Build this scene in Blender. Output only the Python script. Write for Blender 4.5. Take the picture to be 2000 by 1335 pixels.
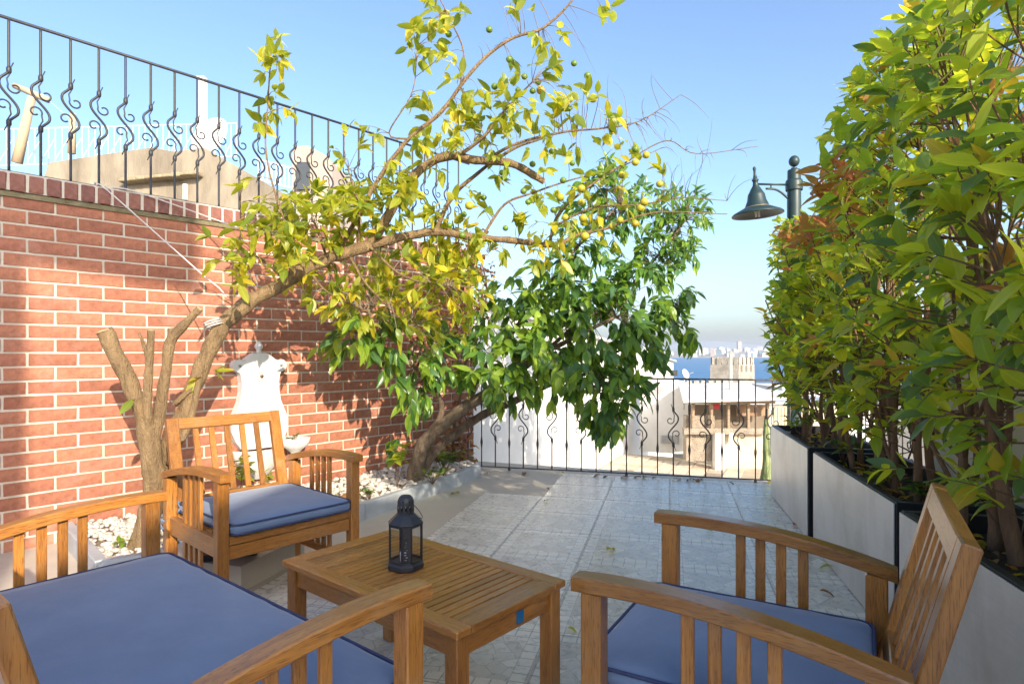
import bpy, bmesh, math, random
from mathutils import Vector, Matrix, noise

R = math.radians
rnd = random.Random(7)
sc = bpy.context.scene
for o in list(bpy.data.objects):
    bpy.data.objects.remove(o)
C = sc.collection

# ------------------------------------------------------------------ camera, sky, sun, exposure
cam_d = bpy.data.cameras.new('camera')
cam = bpy.data.objects.new('camera', cam_d)
C.objects.link(cam)
cam.location = (0, 0, 1.2)
cam.rotation_euler = (R(90), 0, 0)
cam_d.sensor_width = 36
cam_d.lens = 36 * 1210 / 2000
cam_d.shift_y = 14.5 / 2000
cam_d.clip_start = 0.05
cam_d.clip_end = 12000
sc.camera = cam

SUN_EL = 24.0
SUN_AZ = (0.475, -0.88)                     # horizontal direction towards the sun
world = bpy.data.worlds.new('World')
sc.world = world
world.use_nodes = True
wn = world.node_tree
sky = wn.nodes.new('ShaderNodeTexSky')
sky.sky_type = 'NISHITA'
sky.sun_disc = False
sky.sun_elevation = R(SUN_EL)
sky.sun_rotation = math.atan2(SUN_AZ[0], SUN_AZ[1])
sky.altitude = 0
sky.air_density = 0.95
sky.dust_density = 2.3
sky.ozone_density = 3.2
bg = wn.nodes['Background']
bg.inputs['Strength'].default_value = 0.15
wn.links.new(sky.outputs['Color'], bg.inputs['Color'])

sun_d = bpy.data.lights.new('sun', 'SUN')
sun_d.energy = 3.3
sun_d.angle = R(0.5)
sun_d.color = (1.0, 0.88, 0.70)
sun = bpy.data.objects.new('sun', sun_d)
C.objects.link(sun)
ce = math.cos(R(SUN_EL))
to_sun = Vector((SUN_AZ[0] * ce, SUN_AZ[1] * ce, math.sin(R(SUN_EL))))
sun.rotation_euler = to_sun.to_track_quat('Z', 'Y').to_euler()
sun.location = to_sun * 40

sc.view_settings.view_transform = 'Standard'
sc.view_settings.look = 'None'
sc.view_settings.exposure = 1.2
sc.view_settings.gamma = 1.0
sc.view_settings.use_curve_mapping = False

# ------------------------------------------------------------------ helpers
FPX, HY, EYE = 1210.0, 682.0, 1.2


def at(x, y, Y):
    """a point of the photograph at distance Y"""
    return Vector(((x - 1000) * Y / FPX, Y, EYE - (y - HY) * Y / FPX))


def gnd(x, y, z=0.0):
    k = (EYE - z) / (y - HY)
    return Vector(((x - 1000) * k, FPX * k, z))


class MB:
    def __init__(self):
        self.v = []; self.f = []; self.m = []

    def add(self, vs, fs, mi=0):
        b = len(self.v)
        self.v += [tuple(p) for p in vs]
        self.f += [[b + i for i in q] for q in fs]
        self.m += [mi] * len(fs)
        return self

    def box(self, c, s, M=None, b=0.0, mi=0):
        hx, hy, hz = s[0] / 2, s[1] / 2, s[2] / 2
        c = Vector(c)
        if b <= 0:
            vs = [Vector((x, y, z)) for x in (-hx, hx) for y in (-hy, hy) for z in (-hz, hz)]
            fs = [(0, 1, 3, 2), (4, 6, 7, 5), (0, 4, 5, 1), (2, 3, 7, 6), (0, 2, 6, 4), (1, 5, 7, 3)]
        else:
            b = min(b, hx * .45, hy * .45, hz * .45)
            vs = []; ix = {}
            for sx in (-1, 1):
                for sy in (-1, 1):
                    for sz in (-1, 1):
                        for k in range(3):
                            p = [sx * (hx - b), sy * (hy - b), sz * (hz - b)]
                            p[k] = (sx * hx, sy * hy, sz * hz)[k]
                            ix[(sx, sy, sz, k)] = len(vs); vs.append(Vector(p))
            fs = []
            for k in range(3):
                a, d = [q for q in range(3) if q != k]
                for s1 in (-1, 1):
                    q = []
                    for (p1, p2) in ((-1, -1), (1, -1), (1, 1), (-1, 1)):
                        t = [0, 0, 0]; t[k] = s1; t[a] = p1; t[d] = p2
                        q.append(ix[(t[0], t[1], t[2], k)])
                    n = (vs[q[1]] - vs[q[0]]).cross(vs[q[2]] - vs[q[1]])
                    fs.append(q if n[k] * s1 > 0 else q[::-1])
                for p1 in (-1, 1):
                    for p2 in (-1, 1):
                        t0 = [0, 0, 0]; t1 = [0, 0, 0]
                        t0[k] = -1; t1[k] = 1; t0[a] = t1[a] = p1; t0[d] = t1[d] = p2
                        q = [ix[(*t0, a)], ix[(*t1, a)], ix[(*t1, d)], ix[(*t0, d)]]
                        n = (vs[q[1]] - vs[q[0]]).cross(vs[q[2]] - vs[q[1]])
                        o = Vector((0, 0, 0)); o[a] = p1; o[d] = p2
                        fs.append(q if n.dot(o) > 0 else q[::-1])
            for sx in (-1, 1):
                for sy in (-1, 1):
                    for sz in (-1, 1):
                        q = [ix[(sx, sy, sz, k)] for k in range(3)]
                        n = (vs[q[1]] - vs[q[0]]).cross(vs[q[2]] - vs[q[1]])
                        fs.append(q if n.dot(Vector((sx, sy, sz))) > 0 else q[::-1])
        if M is not None:
            vs = [M @ p for p in vs]
        return self.add([p + c for p in vs], fs, mi)

    def bar(self, p, q, w, h, up=(0, 0, 1), b=0.002, mi=0):
        """box from p to q, w wide across and h high along up"""
        p = Vector(p); q = Vector(q); d = q - p; L = d.length; d.normalize()
        up = Vector(up); x = d.cross(up)
        if x.length < 1e-5:
            x = d.cross(Vector((0, 1, 0)))
        x.normalize(); u = x.cross(d)
        M = Matrix((x, d, u)).transposed()
        return self.box((p + q) / 2, (w, L, h), M, b, mi)

    def tube(self, pts, rad, n=8, cap=True, sq=False, twist=0.0, mi=0):
        pts = [Vector(p) for p in pts]
        if not hasattr(rad, '__len__'):
            rad = [rad] * len(pts)
        t = (pts[1] - pts[0]).normalized()
        a = t.cross(Vector((0, 0, 1)))
        if a.length < 1e-3:
            a = t.cross(Vector((0, 1, 0)))
        a.normalize()
        base = len(self.v); vs = []
        for i, p in enumerate(pts):
            if i == 0: t = pts[1] - pts[0]
            elif i == len(pts) - 1: t = pts[-1] - pts[-2]
            else: t = pts[i + 1] - pts[i - 1]
            t.normalize()
            a = (a - t * a.dot(t))
            if a.length < 1e-6:
                a = t.orthogonal()
            a.normalize(); b = t.cross(a)
            for k in range(n):
                th = 2 * math.pi * k / n + twist * i
                vs.append(p + (a * math.cos(th) + b * math.sin(th)) * rad[i])
        fs = []
        for i in range(len(pts) - 1):
            for k in range(n):
                k2 = (k + 1) % n
                fs.append((i * n + k, i * n + k2, (i + 1) * n + k2, (i + 1) * n + k))
        if cap:
            fs.append(tuple(range(n - 1, -1, -1)))
            fs.append(tuple((len(pts) - 1) * n + k for k in range(n)))
        return self.add(vs, fs, mi)

    def lathe(self, prof, n=24, c=(0, 0, 0), M=None, mi=0):
        """prof: list of (r, z)"""
        c = Vector(c); vs = []
        for r, z in prof:
            for k in range(n):
                th = 2 * math.pi * k / n
                p = Vector((max(r, 1e-4) * math.cos(th), max(r, 1e-4) * math.sin(th), z))
                vs.append((M @ p if M is not None else p) + c)
        fs = []
        for i in range(len(prof) - 1):
            for k in range(n):
                k2 = (k + 1) % n
                fs.append((i * n + k, i * n + k2, (i + 1) * n + k2, (i + 1) * n + k))
        return self.add(vs, fs, mi)

    def prism(self, poly, axis_pt, ex, mi=0):
        """poly: list of 3D points of one face, ex: extrusion vector"""
        n = len(poly); ex = Vector(ex)
        vs = [Vector(p) for p in poly] + [Vector(p) + ex for p in poly]
        fs = [tuple(range(n)), tuple(range(2 * n - 1, n - 1, -1))]
        for i in range(n):
            j = (i + 1) % n
            fs.append((i, n + i, n + j, j))
        return self.add(vs, fs, mi)

    def ball(self, c, r, n=8, m=6, s=(1, 1, 1), mi=0):
        prof = [(r * math.sin(math.pi * i / m) * s[0], -r * math.cos(math.pi * i / m) * s[2]) for i in range(m + 1)]
        return self.lathe(prof, n, c, None, mi)

    def mesh(self, name, mats, smooth=False, fix=True):
        me = bpy.data.meshes.new(name)
        me.from_pydata(self.v, [], self.f)
        if not isinstance(mats, (list, tuple)):
            mats = [mats]
        for m in mats:
            me.materials.append(m)
        if len(mats) > 1:
            me.polygons.foreach_set('material_index', self.m)
        if fix:
            bm = bmesh.new(); bm.from_mesh(me)
            bmesh.ops.recalc_face_normals(bm, faces=bm.faces)
            bm.to_mesh(me); bm.free()
        if smooth:
            me.polygons.foreach_set('use_smooth', [True] * len(me.polygons))
        me.update()
        return me

    def build(self, name, mats, parent=None, smooth=False, fix=True):
        return link(name, self.mesh(name, mats, smooth, fix), parent)


def link(name, me, parent=None, M=None):
    o = bpy.data.objects.new(name, me)
    C.objects.link(o)
    if parent is not None:
        o.parent = parent
    if M is not None:
        o.matrix_basis = M
    return o


def tag(o, label=None, cat=None, group=None, kind=None):
    if label: o['label'] = label
    if cat: o['category'] = cat
    if group: o['group'] = group
    if kind: o['kind'] = kind
    return o


def thing(name, label, cat, loc=(0, 0, 0), rz=0.0, group=None):
    o = bpy.data.objects.new(name, None)
    C.objects.link(o)
    o.empty_display_size = 0.1
    o.location = loc
    o.rotation_euler = (0, 0, rz)
    return tag(o, label, cat, group)


def smooth_path(pts, step=0.04):
    """Catmull-Rom through (Vector, radius) pairs"""
    P = [p for p, r in pts]; Q = [r for p, r in pts]
    P = [P[0] * 2 - P[1]] + P + [P[-1] * 2 - P[-2]]
    Q = [Q[0]] + Q + [Q[-1]]
    op = []; orr = []
    for i in range(1, len(P) - 2):
        n = max(2, int((P[i + 1] - P[i]).length / step))
        for k in range(n):
            t = k / n
            a, b, c, d = P[i - 1], P[i], P[i + 1], P[i + 2]
            p = .5 * ((2 * b) + (c - a) * t + (2 * a - 5 * b + 4 * c - d) * t * t + (3 * b - a - 3 * c + d) * t ** 3)
            op.append(p); orr.append(Q[i] * (1 - t) + Q[i + 1] * t)
    op.append(P[-2]); orr.append(Q[-2])
    return op, orr


# ------------------------------------------------------------------ materials
def new_mat(name):
    m = bpy.data.materials.new(name)
    m.use_nodes = True
    nt = m.node_tree
    return m, nt, nt.nodes['Principled BSDF']


def N(nt, typ, **kw):
    n = nt.nodes.new(typ)
    for k, v in kw.items():
        setattr(n, k, v)
    return n


def ramp(nt, fac, stops):
    r = N(nt, 'ShaderNodeValToRGB')
    while len(r.color_ramp.elements) < len(stops):
        r.color_ramp.elements.new(0.5)
    for e, (p, c) in zip(r.color_ramp.elements, stops):
        e.position = p
        e.color = (*c, 1) if len(c) == 3 else c
    nt.links.new(fac, r.inputs['Fac'])
    return r.outputs['Color']


def coords(nt, scale=(1, 1, 1), out='Object'):
    tc = N(nt, 'ShaderNodeTexCoord')
    mp = N(nt, 'ShaderNodeMapping')
    mp.inputs['Scale'].default_value = scale
    nt.links.new(tc.outputs[out], mp.inputs['Vector'])
    return mp.outputs['Vector']


def noise_t(nt, vec, scale, detail=4, rough=.55, dist=0.0):
    n = N(nt, 'ShaderNodeTexNoise')
    n.inputs['Scale'].default_value = scale
    n.inputs['Detail'].default_value = detail
    n.inputs['Roughness'].default_value = rough
    n.inputs['Distortion'].default_value = dist
    nt.links.new(vec, n.inputs['Vector'])
    return n.outputs['Fac']


def bump(nt, bsdf, h, strength=.3, dist=.01):
    b = N(nt, 'ShaderNodeBump')
    b.inputs['Strength'].default_value = strength
    b.inputs['Distance'].default_value = dist
    nt.links.new(h, b.inputs['Height'])
    nt.links.new(b.outputs['Normal'], bsdf.inputs['Normal'])


def plain(name, c1, c2=None, scale=8, rough=.6, metal=0.0, bmp=.15, bdist=.004, vs=(1, 1, 1), spec=.5, lo=.3, hi=.7):
    m, nt, b = new_mat(name)
    c2 = c2 or tuple(x * .75 for x in c1)
    v = coords(nt, vs)
    f = noise_t(nt, v, scale, 6, .6)
    nt.links.new(ramp(nt, f, [(lo, c2), (hi, c1)]), b.inputs['Base Color'])
    b.inputs['Roughness'].default_value = rough
    b.inputs['Metallic'].default_value = metal
    b.inputs['Specular IOR Level'].default_value = spec
    if bmp > 0:
        f2 = noise_t(nt, v, scale * 6, 5, .6)
        bump(nt, b, f2, bmp, bdist)
    return m


def wood(name, axis, c1=(.50, .215, .042), c2=(.255, .092, .017)):
    m, nt, b = new_mat(name)
    s = [14, 14, 14]; s[axis] = 0.9
    v = coords(nt, s)
    oi = N(nt, 'ShaderNodeObjectInfo')
    off = N(nt, 'ShaderNodeVectorMath', operation='ADD')
    cmb = N(nt, 'ShaderNodeCombineXYZ')
    mul = N(nt, 'ShaderNodeMath', operation='MULTIPLY'); mul.inputs[1].default_value = 37.0
    nt.links.new(oi.outputs['Random'], mul.inputs[0])
    for i in range(3):
        nt.links.new(mul.outputs[0], cmb.inputs[i])
    nt.links.new(v, off.inputs[0]); nt.links.new(cmb.outputs[0], off.inputs[1])
    f = noise_t(nt, off.outputs[0], 2.4, 6, .62, 1.2)
    f2 = noise_t(nt, off.outputs[0], 11, 3, .6, .4)
    mx = N(nt, 'ShaderNodeMix', data_type='FLOAT'); mx.inputs['Factor'].default_value = .35
    nt.links.new(f, mx.inputs['A']); nt.links.new(f2, mx.inputs['B'])
    col = ramp(nt, mx.outputs['Result'], [(.32, c2), (.52, tuple((a + q) / 2 for a, q in zip(c1, c2))), (.68, c1)])
    wv = coords(nt, (1, 1, 1))
    wn_ = noise_t(nt, wv, 5.5, 5, .7, .4)
    wmix = N(nt, 'ShaderNodeMix', data_type='RGBA')
    nt.links.new(ramp(nt, wn_, [(.50, (0, 0, 0)), (.78, (.55, .55, .55))]), wmix.inputs['Factor'])
    nt.links.new(col, wmix.inputs['A']); wmix.inputs['B'].default_value = (.40, .25, .12, 1)
    pn = noise_t(nt, off.outputs[0], 30, 2, .5, .2)
    pm = N(nt, 'ShaderNodeMix', data_type='RGBA', blend_type='MULTIPLY'); pm.inputs['Factor'].default_value = 1
    nt.links.new(wmix.outputs['Result'], pm.inputs['A'])
    nt.links.new(ramp(nt, pn, [(.34, (.55, .5, .45)), (.46, (1, 1, 1))]), pm.inputs['B'])
    col = pm.outputs['Result']
    hs = N(nt, 'ShaderNodeHueSaturation')
    vr = N(nt, 'ShaderNodeMapRange'); vr.inputs['To Min'].default_value = .72; vr.inputs['To Max'].default_value = 1.22
    nt.links.new(oi.outputs['Random'], vr.inputs['Value'])
    nt.links.new(vr.outputs['Result'], hs.inputs['Value'])
    nt.links.new(col, hs.inputs['Color'])
    nt.links.new(hs.outputs['Color'], b.inputs['Base Color'])
    b.inputs['Roughness'].default_value = .38
    rr = N(nt, 'ShaderNodeMapRange'); rr.inputs['To Min'].default_value = .24; rr.inputs['To Max'].default_value = .42
    nt.links.new(f2, rr.inputs['Value']); nt.links.new(rr.outputs['Result'], b.inputs['Roughness'])
    b.inputs['Coat Weight'].default_value = .35
    b.inputs['Coat Roughness'].default_value = .3
    bump(nt, b, mx.outputs['Result'], .12, .004)
    return m


WX, WY, WZ = wood('teak_grain_across', 0), wood('teak_grain_along', 1), wood('teak_grain_upright', 2)


def leaf_mat(name, col, tr=.45, rough=.38, tcol=None):
    m, nt, b = new_mat(name)
    v = coords(nt, (1, 1, 1))
    f = noise_t(nt, v, 9, 3, .5)
    c = ramp(nt, f, [(.3, tuple(x * .72 for x in col)), (.7, tuple(min(1, x * 1.2) for x in col))])
    tg = N(nt, 'ShaderNodeTexCoord')
    sx = N(nt, 'ShaderNodeSeparateXYZ'); nt.links.new(tg.outputs['Generated'], sx.inputs[0])
    q1 = N(nt, 'ShaderNodeMath', operation='SUBTRACT'); q1.inputs[1].default_value = .5
    q2 = N(nt, 'ShaderNodeMath', operation='ABSOLUTE')
    nt.links.new(sx.outputs['X'], q1.inputs[0]); nt.links.new(q1.outputs[0], q2.inputs[0])
    rib = ramp(nt, q2.outputs[0], [(.015, (.55, .55, .55)), (.05, (0, 0, 0))])
    mr = N(nt, 'ShaderNodeMix', data_type='RGBA')
    nt.links.new(rib, mr.inputs['Factor']); nt.links.new(c, mr.inputs['A'])
    mr.inputs['B'].default_value = (min(1, col[0] * 1.9 + .03), min(1, col[1] * 1.6 + .03), col[2] * 1.5, 1)
    nt.links.new(mr.outputs['Result'], b.inputs['Base Color'])
    b.inputs['Roughness'].default_value = rough
    b.inputs['Specular IOR Level'].default_value = .45
    t = N(nt, 'ShaderNodeBsdfTranslucent')
    t.inputs['Color'].default_value = (*(tcol or (min(.95, col[0] * 2.7), min(.95, col[1] * 2.3), col[2] * 1.1)), 1)
    mx = N(nt, 'ShaderNodeMixShader'); mx.inputs['Fac'].default_value = tr
    out = nt.nodes['Material Output']
    nt.links.new(b.outputs['BSDF'], mx.inputs[1]); nt.links.new(t.outputs['BSDF'], mx.inputs[2])
    nt.links.new(mx.outputs['Shader'], out.inputs['Surface'])
    return m


M_iron = plain('wrought_iron', (.035, .036, .042), (.02, .02, .024), 30, .5, 0, .2, .001)
M_ironr = plain('weathered_iron', (.10, .085, .075), (.04, .036, .036), 24, .6, 0, .3, .001)
M_bark_lemon = plain('lemon_bark', (.42, .28, .14), (.19, .12, .058), 9, .85, 0, 1.0, .03, (2.5, 2.5, .7))
M_bark_orange = plain('orange_bark', (.34, .25, .17), (.13, .095, .065), 10, .9, 0, 1.0, .03, (2.5, 2.5, .7))
M_bark_hedge = plain('shrub_bark', (.28, .16, .085), (.13, .075, .045), 14, .85, 0, .8, .01, (2, 2, .5))
M_white = plain('white_render', (.76, .75, .72), (.66, .65, .62), 3, .85, 0, .2, .01)
M_marble = plain('white_marble', (.70, .69, .66), (.58, .57, .54), 5, .5, 0, .1, .004)
M_beige = plain('beige_stucco', (.42, .36, .27), (.17, .14, .105), 1.3, .9, 0, .5, .03, (1.6, 1.6, .6))
M_cement = plain('cream_cement', (.56, .49, .39), (.46, .40, .32), 2.5, .55, 0, .1, .003)
M_kerb = plain('grey_kerb_paint', (.46, .49, .51), (.34, .36, .38), 5, .5, 0, .3, .004)
M_silver = None

# brick: tone differs from brick to brick
def brick_mat(name, c1, c2, c3):
    m, nt, b = new_mat(name)
    oi = N(nt, 'ShaderNodeObjectInfo')
    base = ramp(nt, oi.outputs['Random'], [(0, c1), (.5, c2), (1, c3)])
    v = coords(nt)
    f = noise_t(nt, v, 26, 6, .65)
    mx = N(nt, 'ShaderNodeMix', data_type='RGBA', blend_type='MULTIPLY')
    mx.inputs['Factor'].default_value = 1
    sp = ramp(nt, f, [(.3, (.62, .6, .6)), (.62, (1.06, 1.06, 1.06))])
    nt.links.new(base, mx.inputs['A']); nt.links.new(sp, mx.inputs['B'])
    # chalky scratches and lime bloom
    v2 = coords(nt, (5, 30, 30), 'Object')
    geo = N(nt, 'ShaderNodeNewGeometry')
    f3 = noise_t(nt, geo.outputs['Position'], 2.2, 5, .7, .6)
    bl = ramp(nt, f3, [(.54, (0, 0, 0)), (.80, (.42, .42, .42))])
    mx2 = N(nt, 'ShaderNodeMix', data_type='RGBA')
    nt.links.new(bl, mx2.inputs['Factor'])
    nt.links.new(mx.outputs['Result'], mx2.inputs['A']); mx2.inputs['B'].default_value = (.50, .36, .29, 1)
    nt.links.new(mx2.outputs['Result'], b.inputs['Base Color'])
    b.inputs['Roughness'].default_value = .75
    bump(nt, b, f, .6, .008)
    return m


M_brick = brick_mat('red_brick', (.32, .116, .066), (.45, .178, .100), (.38, .142, .084))
M_cope = brick_mat('coping_brick', (.24, .10, .075), (.29, .12, .085), (.19, .08, .066))
M_mortar = plain('lime_mortar', (.64, .57, .47), (.52, .46, .38), 20, .95, 0, .5, .003)


def tile_mat():
    m, nt, b = new_mat('printed_floor_tile')
    tc = N(nt, 'ShaderNodeTexCoord')
    sep = N(nt, 'ShaderNodeSeparateXYZ')
    nt.links.new(tc.outputs['Object'], sep.inputs[0])
    oi = N(nt, 'ShaderNodeObjectInfo')
    off = N(nt, 'ShaderNodeVectorMath', operation='ADD')
    nt.links.new(tc.outputs['Object'], off.inputs[0])
    # crazy paving print in the middle
    vo = N(nt, 'ShaderNodeTexVoronoi', feature='DISTANCE_TO_EDGE', voronoi_dimensions='2D')
    vo.inputs['Scale'].default_value = 13
    nt.links.new(off.outputs[0], vo.inputs['Vector'])
    vc = N(nt, 'ShaderNodeTexVoronoi', feature='F1', voronoi_dimensions='2D')
    vc.inputs['Scale'].default_value = 13
    nt.links.new(off.outputs[0], vc.inputs['Vector'])
    # square mosaic print along the edges
    br = N(nt, 'ShaderNodeTexBrick')
    br.offset = 0.0
    br.inputs['Scale'].default_value = 1.0
    br.inputs['Brick Width'].default_value = .0612
    br.inputs['Row Height'].default_value = .0575
    br.inputs['Mortar Size'].default_value = .0028
    br.inputs['Color1'].default_value = (1, 1, 1, 1); br.inputs['Color2'].default_value = (.80, .80, .80, 1)
    br.inputs['Mortar'].default_value = (0, 0, 0, 1)
    sh = N(nt, 'ShaderNodeVectorMath', operation='ADD'); sh.inputs[1].default_value = (.245, .2325, 0)
    nt.links.new(tc.outputs['Object'], sh.inputs[0])
    nt.links.new(sh.outputs[0], br.inputs['Vector'])

    def mth(op, a, bb):
        n = N(nt, 'ShaderNodeMath', operation=op)
        for i, q in enumerate((a, bb)):
            if q is None: continue
            if isinstance(q, (int, float)): n.inputs[i].default_value = q
            else: nt.links.new(q, n.inputs[i])
        return n.outputs[0]
    ax = mth('ABSOLUTE', sep.outputs['X'], None); ay = mth('ABSOLUTE', sep.outputs['Y'], None)
    gx = mth('GREATER_THAN', ax, .1836); gy = mth('GREATER_THAN', ay, .1725)
    edge = mth('MAXIMUM', gx, gy)
    crack = ramp(nt, vo.outputs['Distance'], [(.012, (0, 0, 0)), (.035, (1, 1, 1))])
    sq = ramp(nt, br.outputs['Fac'], [(.0, (1, 1, 1)), (.5, (0, 0, 0))])
    line = N(nt, 'ShaderNodeMix', data_type='RGBA')
    nt.links.new(edge, line.inputs['Factor']); nt.links.new(crack, line.inputs['A']); nt.links.new(sq, line.inputs['B'])
    cellv = N(nt, 'ShaderNodeSeparateColor'); nt.links.new(vc.outputs['Color'], cellv.inputs[0])
    cell = N(nt, 'ShaderNodeMix', data_type='FLOAT')
    nt.links.new(edge, cell.inputs['Factor']); nt.links.new(cellv.outputs['Red'], cell.inputs['A'])
    sb = N(nt, 'ShaderNodeSeparateColor'); nt.links.new(br.outputs['Color'], sb.inputs[0])
    nt.links.new(sb.outputs['Red'], cell.inputs['B'])
    tint = ramp(nt, cell.outputs['Result'], [(.0, (.58, .53, .45)), (1, (.84, .78, .665))])
    fn = noise_t(nt, off.outputs[0], 30, 4)
    grout = N(nt, 'ShaderNodeMix', data_type='RGBA')
    nt.links.new(line.outputs['Result'], grout.inputs['Factor'])
    grout.inputs['A'].default_value = (.44, .41, .36, 1)
    nt.links.new(tint, grout.inputs['B'])
    mul = N(nt, 'ShaderNodeMix', data_type='RGBA', blend_type='MULTIPLY'); mul.inputs['Factor'].default_value = 1
    nt.links.new(grout.outputs['Result'], mul.inputs['A'])
    nt.links.new(ramp(nt, fn, [(.3, (.86, .86, .86)), (.7, (1, 1, 1))]), mul.inputs['B'])
    tn = N(nt, 'ShaderNodeMix', data_type='RGBA', blend_type='MULTIPLY'); tn.inputs['Factor'].default_value = 1
    nt.links.new(mul.outputs['Result'], tn.inputs['A'])
    nt.links.new(ramp(nt, oi.outputs['Random'], [(0, (.93, .93, .94)), (1, (1.03, 1.02, 1.0))]), tn.inputs['B'])
    nt.links.new(tn.outputs['Result'], b.inputs['Base Color'])
    b.inputs['Roughness'].default_value = .3
    rg = ramp(nt, fn, [(.3, (.22, .22, .22)), (.75, (.42, .42, .42))])
    nt.links.new(rg, b.inputs['Roughness'])
    bump(nt, b, line.outputs['Result'], .35, .002)
    return m


M_tile = tile_mat()

def fabric_mat():
    m, nt, b = new_mat('blue_canvas')
    v = coords(nt, (1, 1, 1))
    f = noise_t(nt, v, 5, 5, .6)
    w = noise_t(nt, v, 420, 2, .5)
    nt.links.new(ramp(nt, f, [(.3, (.115, .168, .275)), (.7, (.15, .21, .33))]), b.inputs['Base Color'])
    b.inputs['Roughness'].default_value = .85
    b.inputs['Sheen Weight'].default_value = .25
    wr = noise_t(nt, coords(nt, (3, 7, 2)), 2.6, 4, .5, 1.2)
    ad = N(nt, 'ShaderNodeMath', operation='MULTIPLY_ADD'); ad.inputs[1].default_value = .05
    nt.links.new(w, ad.inputs[0]); nt.links.new(wr, ad.inputs[2])
    bump(nt, b, ad.outputs[0], .16, .012)
    return m


M_fabric = fabric_mat()
M_piping = plain('navy_piping', (.045, .06, .14), (.03, .04, .10), 40, .8, 0, .1, .001)
M_black = plain('black_powder_coat', (.016, .017, .02), (.010, .010, .012), 40, .5, 0, .1, .001)
M_lan = plain('charcoal_lantern_paint', (.030, .031, .036), (.022, .023, .027), 40, .45, 0, .1, .001)
M_candle = plain('white_wax', (.8, .78, .72), (.75, .72, .66), 10, .6, 0, 0)
M_blue = plain('blue_sticker', (.015, .16, .36), (.012, .13, .30), 60, .4, 0, 0)
M_soil = plain('dark_soil', (.09, .055, .035), (.035, .022, .016), 40, .95, 0, 1.0, .02)
M_pebble = plain('white_pebble', (.74, .70, .63), (.36, .32, .27), 26, .7, 0, .3, .003)
M_lampgreen = plain('lamp_green_paint', (.020, .045, .047), (.014, .032, .034), 12, .45, 0, .1, .002)
M_rope = plain('white_rope', (.72, .66, .60), (.55, .50, .45), 90, .9, 0, .5, .002)


def silver():
    m, nt, b = new_mat('brushed_silver_panel')
    v = coords(nt, (2, 2, 60))
    f = noise_t(nt, v, 3, 5, .6)
    v2 = coords(nt, (1, 1, 1))
    f2 = noise_t(nt, v2, 2.2, 4, .5)
    mx = N(nt, 'ShaderNodeMix', data_type='FLOAT'); mx.inputs['Factor'].default_value = .6
    nt.links.new(f, mx.inputs['A']); nt.links.new(f2, mx.inputs['B'])
    cA = ramp(nt, mx.outputs['Result'], [(.3, (.60, .60, .59)), (.7, (.70, .70, .685))])
    dr = noise_t(nt, coords(nt, (1.6, 1.6, .9)), 2.2, 6, .65, .4)
    sm = N(nt, 'ShaderNodeMix', data_type='RGBA', blend_type='MULTIPLY'); sm.inputs['Factor'].default_value = 1
    nt.links.new(cA, sm.inputs['A']); nt.links.new(ramp(nt, dr, [(.30, (.80, .79, .76)), (.56, (1, 1, 1))]), sm.inputs['B'])
    nt.links.new(sm.outputs['Result'], b.inputs['Base Color'])
    b.inputs['Metallic'].default_value = .55
    b.inputs['Roughness'].default_value = .45
    bump(nt, b, f, .05, .001)
    return m


M_silver = silver()


def glass():
    m, nt, b = new_mat('lantern_glass')
    g = N(nt, 'ShaderNodeBsdfGlossy'); g.inputs['Roughness'].default_value = .02
    t = N(nt, 'ShaderNodeBsdfTransparent'); t.inputs['Color'].default_value = (.985, .99, .985, 1)
    fr = N(nt, 'ShaderNodeValue'); fr.outputs[0].default_value = .07
    mx = N(nt, 'ShaderNodeMixShader')
    nt.links.new(fr.outputs[0], mx.inputs['Fac']); nt.links.new(t.outputs[0], mx.inputs[1]); nt.links.new(g.outputs[0], mx.inputs[2])
    nt.links.new(mx.outputs[0], nt.nodes['Material Output'].inputs['Surface'])
    return m


M_glass = glass()

# ------------------------------------------------------------------ setting: floor, ground, sea, far shore
D1 = Vector((.246, .969, 0)).normalized()         # along the tile joints, away from the viewer
D2 = Vector((D1.y, -D1.x, 0))                     # to the right
WALL0 = Vector((-3.017, 3.65, 0))
WD = Vector((.659, .752, 0)).normalized()         # along the brick wall
WN = Vector((WD.y, -WD.x, 0))                     # out of the wall, over the terrace
HU = Vector((.88, .475, 0)).normalized()
HS = Vector((-.475, .88, 0)).normalized()
RAIL_D1 = 5.97
PD = Vector((math.sin(R(12.5)), math.cos(R(12.5)), 0))
PN = Vector((PD.y, -PD.x, 0))                     # planters: towards their back


def dd(a, b, z=0.0):
    p = D2 * a + D1 * b
    return Vector((p.x, p.y, z))


fl = MB()
wcorner = WALL0 + WD * 4.02
outline = [WALL0 - WD * 9.0, wcorner, dd(1.75, RAIL_D1 + .06), dd(1.75, -3.5)]
fl.prism([(p.x, p.y, -.0032) for p in outline], None, (0, 0, -9))
floor = tag(fl.build('terrace_floor', M_cement), kind='structure')

TW, TD_ = .5036, .48
tmesh = MB().box((0, 0, 0), (TW - .005, TD_ - .005, .016), None, .002).mesh('tile', M_tile)
rz_tile = Matrix.Rotation(math.atan2(D2.y, D2.x), 4, 'Z')


def wall_dist(p):
    return (p - WALL0).dot(WN)


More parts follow.
